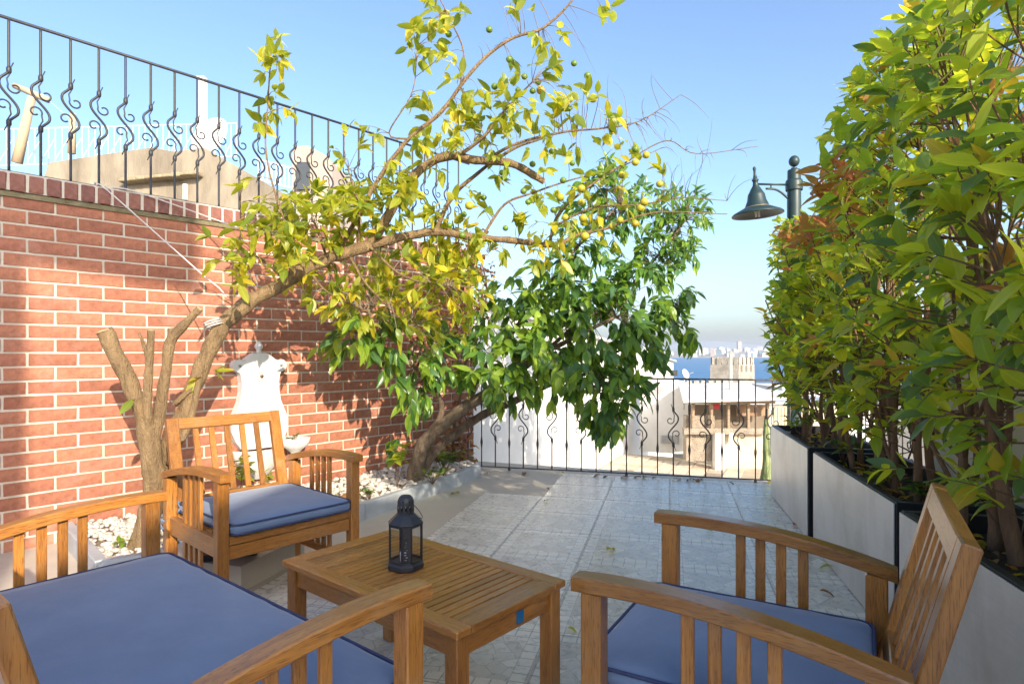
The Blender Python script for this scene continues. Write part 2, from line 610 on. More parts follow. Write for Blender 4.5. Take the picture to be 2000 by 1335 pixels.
for i in range(-4, 6):
    for j in range(0, 18):
        a = -1.506 + TW * (i + .5)
        b_ = 5.104 + .48 - TD_ * j - TD_ / 2 + .36
        p = dd(a, b_)
        if p.y < -1.6 or p.y > 6.6: continue
        if b_ + TD_ / 2 > RAIL_D1 + .25: continue
        if wall_dist(p) < 1.25 or (i < 0 and b_ > 3.2): continue
        if i < -1 and wall_dist(p) < 1.9: continue
        o = link('tile', tmesh, floor, Matrix.Translation((p.x, p.y, -.008 + rnd.uniform(-.0006, .0006))) @ rz_tile @ Matrix.Rotation(math.pi * rnd.randint(0, 1), 4, 'Z'))
# narrow strip of cut tiles under the railing
cmesh = MB().box((0, 0, 0), (TW - .006, .115, .016), None, .002).mesh('tile', M_tile)
for i in range(0, 6):
    p = dd(-1.506 + TW * (i + .5), RAIL_D1 + .0)
    if RAIL_D1 - .0575 > 5.104 + .48 + .36 - .001:
        link('cut_tile', cmesh, floor, Matrix.Translation((p.x, p.y, -.008)) @ rz_tile)

g = MB()
gp = [(-400, -200), (400, -200), (400, 210), (-400, 210)]
g.prism([(x, y, -10) for x, y in gp], None, (0, 0, -40))
tag(g.build('ground', plain('dusty_ground', (.34, .29, .22), (.22, .19, .14), .08, .95, 0, .2, .1)), kind='structure')


def sea_mat():
    m, nt, b = new_mat('sea_water')
    v = coords(nt, (.004, .03, 1))
    f = noise_t(nt, v, 3, 5, .6)
    nt.links.new(ramp(nt, f, [(.35, (.035, .15, .30)), (.65, (.055, .20, .38))]), b.inputs['Base Color'])
    b.inputs['Roughness'].default_value = .55
    b.inputs['Specular IOR Level'].default_value = .25
    bump(nt, b, noise_t(nt, coords(nt, (.05, .15, 1)), 3, 4), .4, 1.0)
    return m


s = MB()
s.add([(-6000, 205, -38.5), (6000, 205, -38.5), (6000, 3050, -38.5), (-6000, 3050, -38.5)], [(0, 1, 2, 3)])
tag(s.build('sea', sea_mat()), kind='structure')
s = MB()
s.prism([(-6000, 3000, -37), (6000, 3000, -37), (6000, 3600, -12), (6000, 7000, 10), (-6000, 7000, 10), (-6000, 3600, -12)], None, (0, 0, -30))
tag(s.build('far_shore', plain('far_land', (.34, .33, .31), (.27, .28, .27), .01, .95, 0, 0)), kind='structure')
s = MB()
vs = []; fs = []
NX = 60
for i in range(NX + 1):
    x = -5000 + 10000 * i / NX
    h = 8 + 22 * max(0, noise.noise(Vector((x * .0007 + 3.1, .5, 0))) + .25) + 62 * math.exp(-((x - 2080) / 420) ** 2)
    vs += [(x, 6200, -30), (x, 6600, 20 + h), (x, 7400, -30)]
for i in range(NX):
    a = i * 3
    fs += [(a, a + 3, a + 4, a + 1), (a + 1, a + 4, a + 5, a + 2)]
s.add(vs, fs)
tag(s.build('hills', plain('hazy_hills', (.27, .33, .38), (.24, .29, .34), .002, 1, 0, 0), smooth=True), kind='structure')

# far city across the water: each block on its own
far_cols = [plain('far_block_pale', (.52, .50, .47), None, .05, .9, 0, 0), plain('far_block_pink', (.48, .38, .34), None, .05, .9, 0, 0),
            plain('far_block_blue', (.17, .25, .33), None, .05, .7, 0, 0), plain('far_block_white', (.62, .61, .60), None, .05, .9, 0, 0)]
for i in range(120):
    px = rnd.uniform(1150, 1640)
    Y = rnd.choice([3040, 3120, 3220, 3350, 3480, 3620])
    X = (px - 1000) * Y / FPX
    zb = -37 + max(0, (Y - 3000)) * .042
    k = rnd.random()
    h = rnd.uniform(12, 30) if k < .85 else rnd.uniform(38, 62)
    w = rnd.uniform(14, 34) if k < .85 else rnd.uniform(14, 24)
    mi = rnd.choices([0, 1, 2, 3], [5, 3, 1.2, 4])[0]
    mb = MB().box((0, 0, h / 2 - 3), (w, 18, h + 6))
    mb.box((rnd.uniform(-.2, .2) * w, 0, h + 1.2), (w * .4, 9, 2.6))
    o = mb.build('far_building', far_cols[mi])
    o.location = (X, Y, zb); o.rotation_euler = (0, 0, rnd.uniform(-.4, .4))
    tag(o, 'tiny pale apartment block in the city on the far shore', 'building', 'far shore apartment blocks')

# ------------------------------------------------------------------ unseen wall added behind the viewpoint, cut to cast the shade on the terrace
def hp(u, s_, z):
    p = HU * u + HS * s_
    return Vector((p.x, p.y, z))


house = thing('house', 'unseen cream wall added some metres behind the viewpoint to shade the terrace', 'house', hp(0, -6.5, 0))
hb = MB()
S0 = -6.5
K = math.tan(R(SUN_EL)) * 6.5


def hpoly(pts):
    q = [hp(u, S0, z) - house.location for u, z in pts]
    hb.prism(q, None, HS * -.3)


hpoly([(-1.5, 0), (-.80, 0), (-.80, 4.75 + K), (-1.5, 4.75 + K)])
hpoly([(-.798, 0), (.14, 0), (.14, 1.84 + K), (-.798, 1.42 + K)])
hpoly([(-.798, 3.93 + K), (.14, 3.99 + K), (.14, 4.75 + K), (-.798, 4.75 + K)])
hpoly([(.142, 0), (2.6, 0), (2.6, 2.1 + K), (.62, 2.1 + K), (.142, 1.84 + K)])
hb.build('shade_wall', plain('cream_shade_wall_render', (.78, .75, .68), None, 3, .9, 0, .2, .01), house)

# ------------------------------------------------------------------ brick wall
wall = thing('brick_wall', 'red brick garden wall with pale mortar joints and a rowlock brick coping', 'wall', WALL0)
CH, BL, JT = .0857, .259, .0135
TOPZ = 2.037
WLEN0, WLEN1 = -1.2, 3.96
mm = MB()
mm.box((WD * ((WLEN0 + WLEN1) / 2) - WN * .1245 + Vector((0, 0, (2.11 - .3) / 2 + 0)))[:], (WLEN1 - WLEN0 - .01, .246, 2.11 + .3 - .004), Matrix.Rotation(math.atan2(WD.y, WD.x), 3, 'Z'))
mm.build('mortar_core', M_mortar, wall)
RW = Matrix.Rotation(math.atan2(WD.y, WD.x), 4, 'Z')
bmeshes = []
for k in range(5):
    mb = MB().box((0, 0, 0), (BL - JT, .05, CH - JT), None, .0025)
    mb.v = [tuple(c + rnd.uniform(-.0022, .0022) for c in p) for p in mb.v]
    bmeshes.append(mb.mesh('brick', M_brick))
half = {}
bricks = []
offs = 53 / 2060.0
for k in range(-1, 25):
    zc = TOPZ - CH * k - CH / 2 + .0 if k >= 0 else TOPZ + CH / 2
    if zc < -.1: break
    # joint positions: s(px) = (px / (2060 - px)) * 3.65 / .752
    s0 = (53 / 2007.0) * 3.65 / .752 if k % 2 == 0 else (3.75 / 2056.0) * 3.65 / .752
    n0 = math.floor((WLEN0 - s0) / BL)
    a = s0 + n0 * BL
    while a < WLEN1:
        l, r = max(a, WLEN0), min(a + BL, WLEN1)
        if r - l > .04:
            bricks.append((l, r, zc))
        a += BL
cand = []
for (l, r, zc) in bricks:
    p = WALL0 + WD * ((l + r) / 2) + Vector((0, 0, zc))
    px = 1000 + FPX * p.x / p.y; py = HY + FPX * (EYE - p.z) / p.y
    vis = -40 < px < 930 and py > 300
    cand.append(((0 if vis else 1, p.length), l, r, zc))
cand.sort(key=lambda q: q[0])
rest = MB()
for n, (q, l, r, zc) in enumerate(cand):
    full = abs(r - l - BL) < .004
    c = WD * ((l + r) / 2) - WN * (.025 - .004 - rnd.uniform(0, .0025)) + Vector((0, 0, zc))
    if n < 298:
        if full:
            me = rnd.choice(bmeshes)
        else:
            me = MB().box((0, 0, 0), (r - l - JT, .05, CH - JT), None, .004).mesh('brick', M_brick)
        link('brick', me, wall, Matrix.Translation(c) @ RW @ Matrix.Rotation(R(rnd.uniform(-.35, .35)), 4, 'Z') @ Matrix.Rotation(R(rnd.uniform(-.5, .5)), 4, 'X') @ Matrix.Rotation(R(rnd.uniform(-.3, .3)), 4, 'Y'))
    else:
        rest.box(c, (r - l - JT, .05, CH - JT), RW.to_3x3(), .004)
tag(rest.build('brickwork', M_brick, wall), kind='stuff')
# coping: rowlock bricks, each one a piece
cpm = []
for k in range(4):
    mb = MB().box((0, 0, 0), (.0765, .30, .105), None, .006)
    mb.v = [tuple(c + rnd.uniform(-.002, .002) for c in p) for p in mb.v]
    cpm.append(mb.mesh('coping_brick', M_cope))
a = (14.25 / 2045.75) * 3.65 / .752 - 14 * .0893
while a < WLEN1 - .05:
    c = WD * (a + .0447) - WN * (.15 - .032 + rnd.uniform(-.002, .002)) + Vector((0, 0, 2.1925 + rnd.uniform(-.001, .001)))
    link('coping_brick', rnd.choice(cpm), wall, Matrix.Translation(c) @ RW)
    a += .0893
cb = MB()
cb.box(WD * ((WLEN0 + WLEN1) / 2) - WN * .125 + Vector((0, 0, 2.122)), (WLEN1 - WLEN0 - .004, .286, .030), RW.to_3x3())
cb.build('coping_mortar_bed', plain('shaded_mortar', (.26, .22, .13), (.13, .11, .06), 14, .95, 0, .6, .01), wall)  # bed coloured dark to paint the shade band under the coping
cb = MB()
cb.box(WD * ((WLEN0 + WLEN1) / 2) - WN * .118 + Vector((0, 0, 2.1915)), (WLEN1 - WLEN0 - .004, .29, .100), RW.to_3x3())
cb.box(WD * ((WLEN0 + WLEN1) / 2) - WN * .13 + Vector((0, 0, 2.253)), (WLEN1 - WLEN0 - .01, .26, .014), RW.to_3x3())
cb.build('coping_mortar', M_mortar, wall)

# ------------------------------------------------------------------ wrought iron railings
def scroll_parts(h0, h1, amp, mir=1.0):
    """returns (bar points, [scroll point lists]) in (along, z) for an S balustrade between heights h0 < h1"""
    H = h1 - h0
    S = []
    n = 22
    for i in range(n + 1):
        t = i / n
        z = h1 - H * t
        x = -amp * math.sin(2 * math.pi * t) * (1 - .0 * t)
        # flatten towards the ends
        x *= min(1, 6 * t, 6 * (1 - t)) ** .5
        S.append((x * mir, z))

    def spiral(cx, cz, r0, a0, a1, n=16, shrink=.55):
        q = []
        for i in range(n + 1):
            t = i / n
            a = a0 + (a1 - a0) * t; r = r0 * (1 - shrink * t)
            q.append((cx + r * math.cos(a), cz + r * math.sin(a)))
        return q
    top = [(.022, h1 + .055), (.010, h1 + .025), (.008, h1 - .01), (-.010, h1 - .05)]
    cx, cz, r0 = .028, h1 - .098, .036
    sp = spiral(cx, cz, r0, math.pi * .86, math.pi * 2.75)
    up = [(x * mir, z) for x, z in top + sp]
    mid = (h0 + h1)
    lo = [(-x, mid - z) for x, z in up]
    return S, [up, lo]


def railing(root, P, D, L, z0, z1, spacing, first, kind, matb, h0, h1, amp, barw):
    """P start, D direction, kind(i) -> 'scroll', 'scroll_m' or 'plain'"""
    loc = Vector(P)

    def w(x, z):
        return D * x + Vector((0, 0, z))
    MB().tube([w(-.02, z1), w(L + .02, z1)], barw * 1.05, 6).build('top_rail', matb, root, True)
    MB().bar(w(-.02, z0), w(L + .02, z0), barw * 1.6, barw * 1.4).build('bottom_rail', matb, root)
    meshes = {}

    def make(k):
        mb = MB(); m2 = []
        if k == 'plain':
            mb.tube([(0, 0, z0), (0, 0, z1)], barw * .72, 6)
            for zc in (.27, .70):
                zz = z0 + (z1 - z0) * zc
                mb.lathe([(barw * .72, zz - .06), (barw * 1.1, zz - .03), (barw * 1.5, zz - .012), (barw * 1.5, zz + .012), (barw * 1.1, zz + .03), (barw * .72, zz + .06)], 8)
        else:
            S, sc_ = scroll_parts(h0, h1, amp, -1 if k.endswith('m') else 1)
            npt = 10
            up = [(0, z1 + (h1 - z1) * i / npt) for i in range(npt)]
            lo = [(0, h0 + (z0 - h0) * (i + 1) / npt) for i in range(npt)]
            pts = [Vector((D.x * x, D.y * x, z)) for x, z in up + S + lo]
            mb.tube(pts, barw * .85, 5, twist=.5 if False else 0)
            for zz in (h1 + .004, h0 - .004):
                mb.lathe([(barw * .8, zz - .022), (barw * 1.45, zz - .012), (barw * 1.45, zz + .012), (barw * .8, zz + .022)], 8)
            for q in sc_:
                m2.append(MB().tube([Vector((D.x * x, D.y * x, z)) for x, z in q], [barw * .34 + barw * .22 * min(1, 4 * i / len(q)) for i in range(len(q))], 5).mesh('scroll', matb, True))
        return mb.mesh('baluster', matb, True), m2
    x = first; i = 0
    while x < L:
        k = kind(i)
        if k not in meshes:
            meshes[k] = make(k)
        b = link('baluster', meshes[k][0], root, Matrix.Translation(D * x))
        for m2 in meshes[k][1]:
            link('scroll', m2, b)
        x += spacing; i += 1


wr0 = WALL0 - WN * .085
wrail = thing('wall_railing', 'black wrought iron railing with S scroll bars along the top of the brick wall', 'railing', wr0 + WD * -.8)
f0 = (15.8 / 2044.2) * 3.65 / .752 * 1.02 + .8 - 5 * .1565 + .018
railing(wrail, wr0, WD, 4.75, 2.275, 3.20, .1565, f0, lambda i: 'scroll', M_iron, 2.575, 2.885, .047, .0095)

rp0 = dd(-1.50 - .55, RAIL_D1)
rail_start = D2 * (-2.02) + D1 * RAIL_D1
trail = thing('terrace_railing', 'wrought iron railing of scroll and straight bars at the far edge of the terrace', 'railing', rail_start)
x1224 = (Vector((1.086, 5.88, 0)) - rail_start).dot(D2)
first = x1224 - math.floor(x1224 / .1437) * .1437
nf = round((x1224 - first) / .1437)


def tk(i):
    d = i - nf
    if d % 2 == 0: return 'plain'
    return 'scroll' if ((d - 1) // 2) % 2 == 0 else 'scroll_m'


railing(trail, rail_start, D2, 3.62, .025, .925, .1437, first, tk, M_ironr, .315, .635, .045, .0082)
for d in (-8, 0, 8):
    q = D2 * (first + (nf + d) * .1437)
    MB().lathe([(.013, -.012), (.013, .03)], 8, q).build('foot', M_ironr, trail)

side_start = D2 * 1.62 + D1 * (RAIL_D1 - .05)
srail = thing('side_railing', 'black wrought iron railing with straight and scroll bars behind the planter hedge', 'railing', side_start)
railing(srail, side_start, -D1, 1.1, .025, .925, .1437, .07, lambda i: ('plain', 'scroll', 'plain', 'scroll_m')[i % 4], M_ironr, .315, .635, .045, .0082)

scr0 = D2 * 1.69 + D1 * (RAIL_D1 - 1.25)
scr = MB(); scr.prism([scr0, scr0 - D1 * 6.4, scr0 - D1 * 6.4 + Vector((0, 0, 1.75)), scr0 + Vector((0, 0, 1.75))], None, D2 * .12)
sco = scr.build('screen_wall', M_white)
tag(sco, 'white rendered screen wall glimpsed between the hedge stems behind the planters', 'wall')

# ------------------------------------------------------------------ planting bed along the wall
bed = [WALL0 + WD * .25 + WN * .02, WALL0 + WD * 3.9 + WN * .02, Vector((-.32, 5.86, 0)), Vector((-.50, 5.45, 0)), Vector((-1.06, 4.40, 0)), Vector((-1.96, 3.30, 0)), Vector((-2.12, 3.20, 0))]
bed[0] = Vector((-2.80, 3.90, 0))
mb = MB()
for a, b in zip(bed[2:-1], bed[3:]):
    mb.bar((a.x, a.y, .05), (b.x, b.y, .05), .06, .13, b=.006)
a, b = bed[-1], bed[0]
mb.bar((a.x, a.y, .05), (b.x, b.y, .05), .06, .128, b=.006)
kb = mb.build('bed_kerb', M_kerb)
tag(kb, 'grey painted kerb edging the pebble bed along the brick wall', 'kerb')
mb = MB()
mb.prism([(p.x, p.y, .075) for p in bed], None, (0, 0, -.08))
tag(mb.build('bed_soil', plain('dusty_soil', (.40, .32, .23), (.20, .15, .10), 30, .95, 0, .8, .02)), kind='structure')


def inside(p, poly):
    c = False
    for i in range(len(poly)):
        a, b = poly[i], poly[i - 1]
        if (a.y > p[1]) != (b.y > p[1]) and p[0] < (b.x - a.x) * (p[1] - a.y) / (b.y - a.y) + a.x:
            c = not c
    return c


peb = MB()
cnt = 0
while cnt < 2600:
    x, y = rnd.uniform(-2.9, -.3), rnd.uniform(3.2, 6.1)
    if not inside((x, y), bed): continue
    cnt += 1
    r = rnd.uniform(.010, .028)
    b0 = len(peb.v)
    peb.ball((0, 0, 0), r, 6, 4, (rnd.uniform(.9, 1.3), 1, rnd.uniform(.5, .8)))
    M = Matrix.Translation((x, y, .08 + rnd.uniform(0, .016))) @ Matrix.Rotation(rnd.uniform(0, 6.3), 4, 'Z') @ Matrix.Rotation(rnd.uniform(-.4, .4), 4, 'X')
    for i in range(b0, len(peb.v)):
        peb.v[i] = tuple(M @ (Vector(peb.v[i]) * rnd.uniform(.88, 1.1)))
tag(peb.build('pebbles', M_pebble, None, True, fix=False), 'loose white pebbles covering the planting bed under the trees', 'pebbles', kind='stuff')

# low cream step with a floodlight beside it, behind the armchair
st = [Vector((-1.342, 3.07, 0)), Vector((-1.20, 3.58, 0)), Vector((-1.72, 3.56, 0)), Vector((-1.93, 3.22, 0))]
mb = MB(); mb.prism([(p.x, p.y, .125) for p in st], None, (0, 0, -.134))
tag(mb.build('low_step', M_cement), 'low cream cement step beside the bed kerb behind the armchair', 'step')
fl_ = thing('floodlight', 'black rectangular floodlight on a folded stand behind the armchair', 'floodlight', (-1.50, 3.25, .125), R(25))
mb = MB()
mb.box((0, 0, .02), (.30, .18, .03), None, .005); mb.build('base', M_black, fl_)
mb = MB()
for sx in (-1, 1):
    mb.bar((sx * .13, -.07, .035), (sx * .13, .05, .12), .012, .012); mb.bar((sx * .13, .07, .035), (sx * .13, -.05, .12), .012, .012)
mb.build('folding_stand', M_black, fl_)
MB().box((0, 0, .135), (.28, .05, .12), None, .01).build('housing', M_black, fl_)
MB().box((0, -.028, .135), (.24, .008, .085), None, .002).build('lens', plain('frosted_lens', (.6, .62, .58), None, 20, .3, 0, 0), fl_)

# ------------------------------------------------------------------ chairs
ARM_L = .675


def arm_z(s_):
    return .674 - .263 * (s_ - .13) ** 2


def cushion_mesh(x0, x1, y0, y1, z0, z1, seed):
    """soft rounded slab with a puffed top"""
    nx, ny = max(10, int((x1 - x0) / .05)), 12
    mb = MB(); cx, cy = (x0 + x1) / 2, (y0 + y1) / 2; hx, hy = (x1 - x0) / 2, (y1 - y0) / 2
    prof = [(-.008, z0), (0, z0 + .012), (.005, (z0 + z1) / 2), (0, z1 - .012), (-.008, z1 - .002)]
    ring = []
    cr = .035
    per = []
    nn = 6
    for (sx, sy, a0) in ((1, 1, 0), (-1, 1, 90), (-1, -1, 180), (1, -1, 270)):
        for k in range(nn + 1):
            a = R(a0 + 90 * k / nn)
            per.append((cx + sx * (hx - cr) + cr * math.cos(a), cy + sy * (hy - cr) + cr * math.sin(a), math.cos(a), math.sin(a)))
    # subdivide straight sides
    full = []
    for i, p in enumerate(per):
        q = per[(i + 1) % len(per)]
        L = math.hypot(q[0] - p[0], q[1] - p[1]); m = max(1, int(L / .06))
        for k in range(m):
            t = k / m
            full.append((p[0] + (q[0] - p[0]) * t, p[1] + (q[1] - p[1]) * t, p[2], p[3]))
    n = len(full)
    vs = []
    for off, z in prof:
        for i, (x, y, nx_, ny_) in enumerate(full):
            w = .0025 * noise.noise(Vector((x * 14 + seed, y * 14, z * 20)))
            vs.append((x + nx_ * (off + w), y + ny_ * (off + w), z + w))
    rings = len(prof)
    for t in (.90, .72, .5, .25):
        for (x, y, _, _) in full:
            px, py = cx + (x - cx) * t, cy + (y - cy) * t
            h = .016 * (1 - t ** 3) + .003 * noise.noise(Vector((px * 9 + seed, py * 9, 0)))
            vs.append((px, py, z1 + h))
        rings += 1
    fs = []
    for r in range(rings - 1):
        for i in range(n):
            j = (i + 1) % n
            fs.append((r * n + i, r * n + j, (r + 1) * n + j, (r + 1) * n + i))
    vs.append((cx, cy, z1 + .017)); c = len(vs) - 1
    for i in range(n):
        fs.append(((rings - 1) * n + i, (rings - 1) * n + (i + 1) % n, c))
    fs.append(tuple(range(n - 1, -1, -1)))
    mb.add(vs, fs)
    pip = MB()
    for z in (z1 - .006, z0 + .008):
        pts = [Vector((x + a * .003, y + b * .003, z)) for x, y, a, b in full]
        pip.tube(pts + pts[:2], .0045, 6, cap=False)
    return mb, pip


def armchair(name, label, cat, pos, rot, a, nback, cushion_label, tie=False):
    t = thing(name, label, cat, (pos[0], pos[1], 0), rot)
    lw = .05
    ra = random.Random(int(a * 100) + int(rot * 10))
    xin = a - .03
    bo = a - .026
    for sg in (1, -1):
        x = sg * a
        # front leg, rear leg
        MB().box((x, -.048, (arm_z(.047) - .032) / 2), (lw, .05, arm_z(.047) - .034), None, .004).build('front_leg', WZ, t)
        MB().box((x, -.625, (arm_z(.625) - .034) / 2), (lw, .055, arm_z(.625) - .036), None, .004).build('rear_leg', WZ, t)
        # arched armrest
        mb = MB(); ns = 18; vs = []; fs = []
        for i in range(ns + 1):
            s_ = ARM_L * i / ns
            zt = arm_z(s_); w = .03 - (.003 if i in (0, ns) else 0)
            for dx, dz in ((-w, -.031), (-w, -.004), (-w + .004, 0), (w - .004, 0), (w, -.004), (w, -.031), (w - .003, -.034), (-w + .003, -.034)):
                vs.append((x + dx, -s_, zt + dz))
        for i in range(ns):
            for k in range(8):
                k2 = (k + 1) % 8
                fs.append((i * 8 + k, i * 8 + k2, (i + 1) * 8 + k2, (i + 1) * 8 + k))
        fs += [tuple(range(8)), tuple(ns * 8 + k for k in range(8))]
        mb.add(vs, fs); mb.build('armrest', WY, t)
        for s_ in (.264, .321, .379, .439):
            zt = arm_z(s_) - .033
            MB().box((x, -s_, (zt + .155) / 2), (.014, .028, zt - .155), None, .002).build('arm_slat', WZ, t)
        MB().box((x, -.3365, .135), (.024, .524, .04), None, .003).build('stretcher', WY, t)
        MB().box((x, -.3365, .345), (.026, .524, .085), None, .003).build('side_rail', WY, t)
    MB().box((0, -.050, .325), (2 * a - lw - .002, .026, .062), None, .003).build('front_apron', WX, t)
    MB().box((0, -.048, .3765), (2 * a - lw - .002, .046, .036), None, .003).build('front_rail', WX, t)
    MB().box((0, -.60, .345), (2 * a - lw - .002, .026, .07), None, .003).build('rear_rail', WX, t)
    for k in range(6):
        MB().box((0, -.13 - .082 * k, .384), (2 * a - .03, .06, .016), None, .002).build('seat_slat', WX, t)
    # tilted backrest frame
    def bk(z):        # y of the front face of the backrest at height z
        return -.632 - (z - .40) * .262
    zb0, zb1 = .40, .850
    nrm = Vector((0, -.9675, -.2532))
    up = Vector((0, -.2532, .9675))
    th = .034

    def bp(x, z):
        return Vector((x, bk(z), z)) + nrm * (th / 2)
    for sg in (1, -1):
        MB().bar(bp(sg * (bo - .029), zb0 - .06), bp(sg * (bo - .029), zb1), .058, th, nrm, .004).build('back_stile', WZ, t)
    MB().bar(bp(-bo + .0585, zb1 - .030), bp(bo - .0585, zb1 - .030), th, .056, up, .003).build('back_top_rail', WX, t)
    MB().bar(bp(-bo + .0585, .435), bp(bo - .0585, .435), th * .9, .05, up, .003).build('back_bottom_rail', WX, t)
    span = 2 * (bo - .058)
    for k in range(nback):
        x = -span / 2 + span * (k + 1) / (nback + 1)
        MB().bar(bp(x, .462), bp(x, zb1 - .0585), .029, .014, nrm, .002).build('back_slat', WZ, t)
    # cushion lies on the seat: its own thing
    c = thing('seat_cushion', cushion_label, 'cushion', (pos[0], pos[1], 0), rot)
    cm, pp = cushion_mesh(-a + .035, a - .035, -.615, -.004, .397, .452, a * 10)
    body = cm.build('cushion_body', M_fabric, c, True)
    pp.build('piping', M_piping, body, True)
    if tie:
        mb = MB()
        base = Vector((a - .04, -.60, .42))
        for dz, dx in ((.05, .06), (-.08, .09)):
            pts = [base, base + Vector((dx * .5, -.03, dz + .02)), base + Vector((dx, -.035, dz * .6)), base + Vector((dx * .55, -.05, dz - .05))]
            q, r_ = smooth_path([(p, .006) for p in pts], .015)
            mb.tube(q, .006, 5)
        mb.build('cushion_tie', M_fabric, c, True)
    return t


armchair('armchair', 'wooden armchair with five back slats in front of the white fountain', 'armchair', (-.989, 2.862), R(228.2), .328, 5,
         'blue seat cushion on the armchair in front of the white fountain', True)
armchair('armchair', 'wooden armchair with its back to the planters on the right', 'armchair', (.313, 1.755), R(60.3), .328, 5,
         'blue seat cushion on the armchair beside the silver planters')
armchair('bench', 'wide wooden two seat bench in the left foreground facing the coffee table', 'bench', (-.753, 1.876), R(320.7), .713, 13,
         'wide blue seat cushion on the two seat bench in the left foreground')

# ------------------------------------------------------------------ coffee table
tl, tw, tz = .897, .505, .44
table = thing('coffee_table', 'slatted wooden coffee table between the bench and the armchairs', 'table', (-.327, 2.144, 0), R(-40.2))
fw = .058
for sy in (1, -1):
    MB().box((0, sy * (tw / 2 - fw / 2), tz - .011), (tl - .0, fw, .022), None, .003).build('top_frame', WX, table)
for sx in (1, -1):
    MB().box((sx * (tl / 2 - fw / 2), 0, tz - .011), (fw, tw - 2 * fw - .001, .022), None, .002).build('top_frame', WY, table)
inner = tl - 2 * fw
ns = 24
for k in range(ns):
    x = -inner / 2 + inner * (k + .5) / ns
    MB().box((x, 0, tz - .012), (inner / ns - .0066, tw - 2 * fw - .002, .018), None, .0015).build('top_slat', WY, table)
for sy in (1, -1):
    MB().box((0, sy * (tw / 2 - .034), tz - .056), (tl - .126, .022, .066), None, .002).build('apron', WX, table)
for sx in (1, -1):
    MB().box((sx * (tl / 2 - .034), 0, tz - .056), (.022, tw - .126, .066), None, .002).build('apron', WY, table)
    for sy in (1, -1):
        MB().box((sx * (tl / 2 - .038), sy * (tw / 2 - .038), (tz - .023) / 2), (.05, .05, tz - .024), None, .003).build('leg', WZ, table)
MB().box((0, 0, tz - .030), (tl - .2, .04, .014), None, .001).build('cross_batten', WX, table)
MB().box((tl / 2 - .034 + .0125, .04, tz - .058), (.002, .034, .038), None, .0005).build('sticker', M_blue, table)

# ------------------------------------------------------------------ lantern on the table
lan = thing('lantern', 'black metal lantern with glass panes and pierced corner panels on the coffee table', 'lantern', (-.372, 2.168, tz), R(58))


def octo(w, c):
    h = w / 2
    return [(h, -h + c), (h, h - c), (h - c, h), (-h + c, h), (-h, h - c), (-h, -h + c), (-h + c, -h), (h - c, -h)]


def oct_loft(mb, rings):
    vs = []; fs = []
    for w, c, z in rings:
        vs += [(x, y, z) for x, y in octo(w, c)]
    for i in range(len(rings) - 1):
        for k in range(8):
            k2 = (k + 1) % 8
            fs.append((i * 8 + k, i * 8 + k2, (i + 1) * 8 + k2, (i + 1) * 8 + k))
    fs += [tuple(range(7, -1, -1)), tuple((len(rings) - 1) * 8 + k for k in range(8))]
    mb.add(vs, fs)


mb = MB(); oct_loft(mb, [(.114, .030, 0), (.116, .030, .004), (.116, .030, .016), (.106, .028, .022)]); mb.build('base', M_lan, lan)
W_, CC = .100, .023
mb = MB()
for x, y in octo(W_, CC):
    mb.box((x, y, .022 + .066), (.0045, .0045, .132))
pts8 = octo(W_, CC)
for i in range(8):
    a, b = pts8[i], pts8[(i + 1) % 8]
    for z in (.026, .150):
        mb.bar((a[0], a[1], z), (b[0], b[1], z), .005, .007, b=0)
mb.build('frame', M_lan, lan)
for i in (0, 2, 3, 4, 6, 7):
    a, b = Vector((*pts8[i], 0)), Vector((*pts8[(i + 1) % 8], 0))
    m1 = MB().bar((a.x * .99, a.y * .99, .088), (b.x * .99, b.y * .99, .088), .0012, .118, b=0)
    m1.build('glass_pane', M_glass, lan)
for i in (1, 5):
    # pierced sheet: strips of metal around two columns of small openings
    a, b = Vector((*pts8[i], 0)), Vector((*pts8[(i + 1) % 8], 0))
    m1 = MB(); L = (b - a).length; d = (b - a).normalized(); nrm = Vector((d.y, -d.x, 0))
    rows = 13
    for r_ in range(rows):
        z = .034 + r_ * (.112 / rows)
        hz = .112 / rows
        m1.bar(a + d * .0 + Vector((0, 0, z + hz * .30)), b + Vector((0, 0, z + hz * .30)), .001, hz * .6, b=0)
        cx = L * (.42 + .10 * math.sin(r_ * 1.9)); hw = .0034
        m1.bar(a + Vector((0, 0, z + hz * .8)), a + d * (cx - hw) + Vector((0, 0, z + hz * .8)), .001, hz * .4, b=0)
        m1.bar(a + d * (cx + hw) + Vector((0, 0, z + hz * .8)), b + Vector((0, 0, z + hz * .8)), .001, hz * .4, b=0)
    m1.build('pierced_panel', M_lan, lan)
mb = MB(); oct_loft(mb, [(.112, .030, .153), (.114, .030, .157), (.110, .029, .160), (.062, .018, .186), (.056, .017, .188)]); mb.build('roof', M_lan, lan)
mb = MB()
cr = .0285
for k in range(12):
    th = 2 * math.pi * k / 12
    mb.box((cr * math.cos(th), cr * math.sin(th), .2075), (.0012, .0085, .018), Matrix.Rotation(th, 3, 'Z'))
mb.lathe([(cr, .186), (cr + .0006, .186), (cr + .0006, .199), (cr, .199), (cr - .001, .199), (cr - .001, .186)], 24)
mb.lathe([(cr - .001, .216), (cr + .0006, .216), (cr, .230), (.024, .243), (.017, .250), (.0, .252), (0, .249), (.016, .247), (.022, .240), (cr - .002, .228), (cr - .001, .216)], 24)
mb.build('chimney_cap', M_lan, lan, False)
mb = MB()
for k in range(8):
    th = 2 * math.pi * (k + .5) / 8
    p = Vector((.0268 * math.cos(th), .0268 * math.sin(th), .2325))
    M = Vector((math.cos(th), math.sin(th), .4)).to_track_quat('Z', 'Y').to_matrix()
    mb.lathe([(.0, .0012), (.0026, .0012), (.0026, -.002)], 8, p, M)
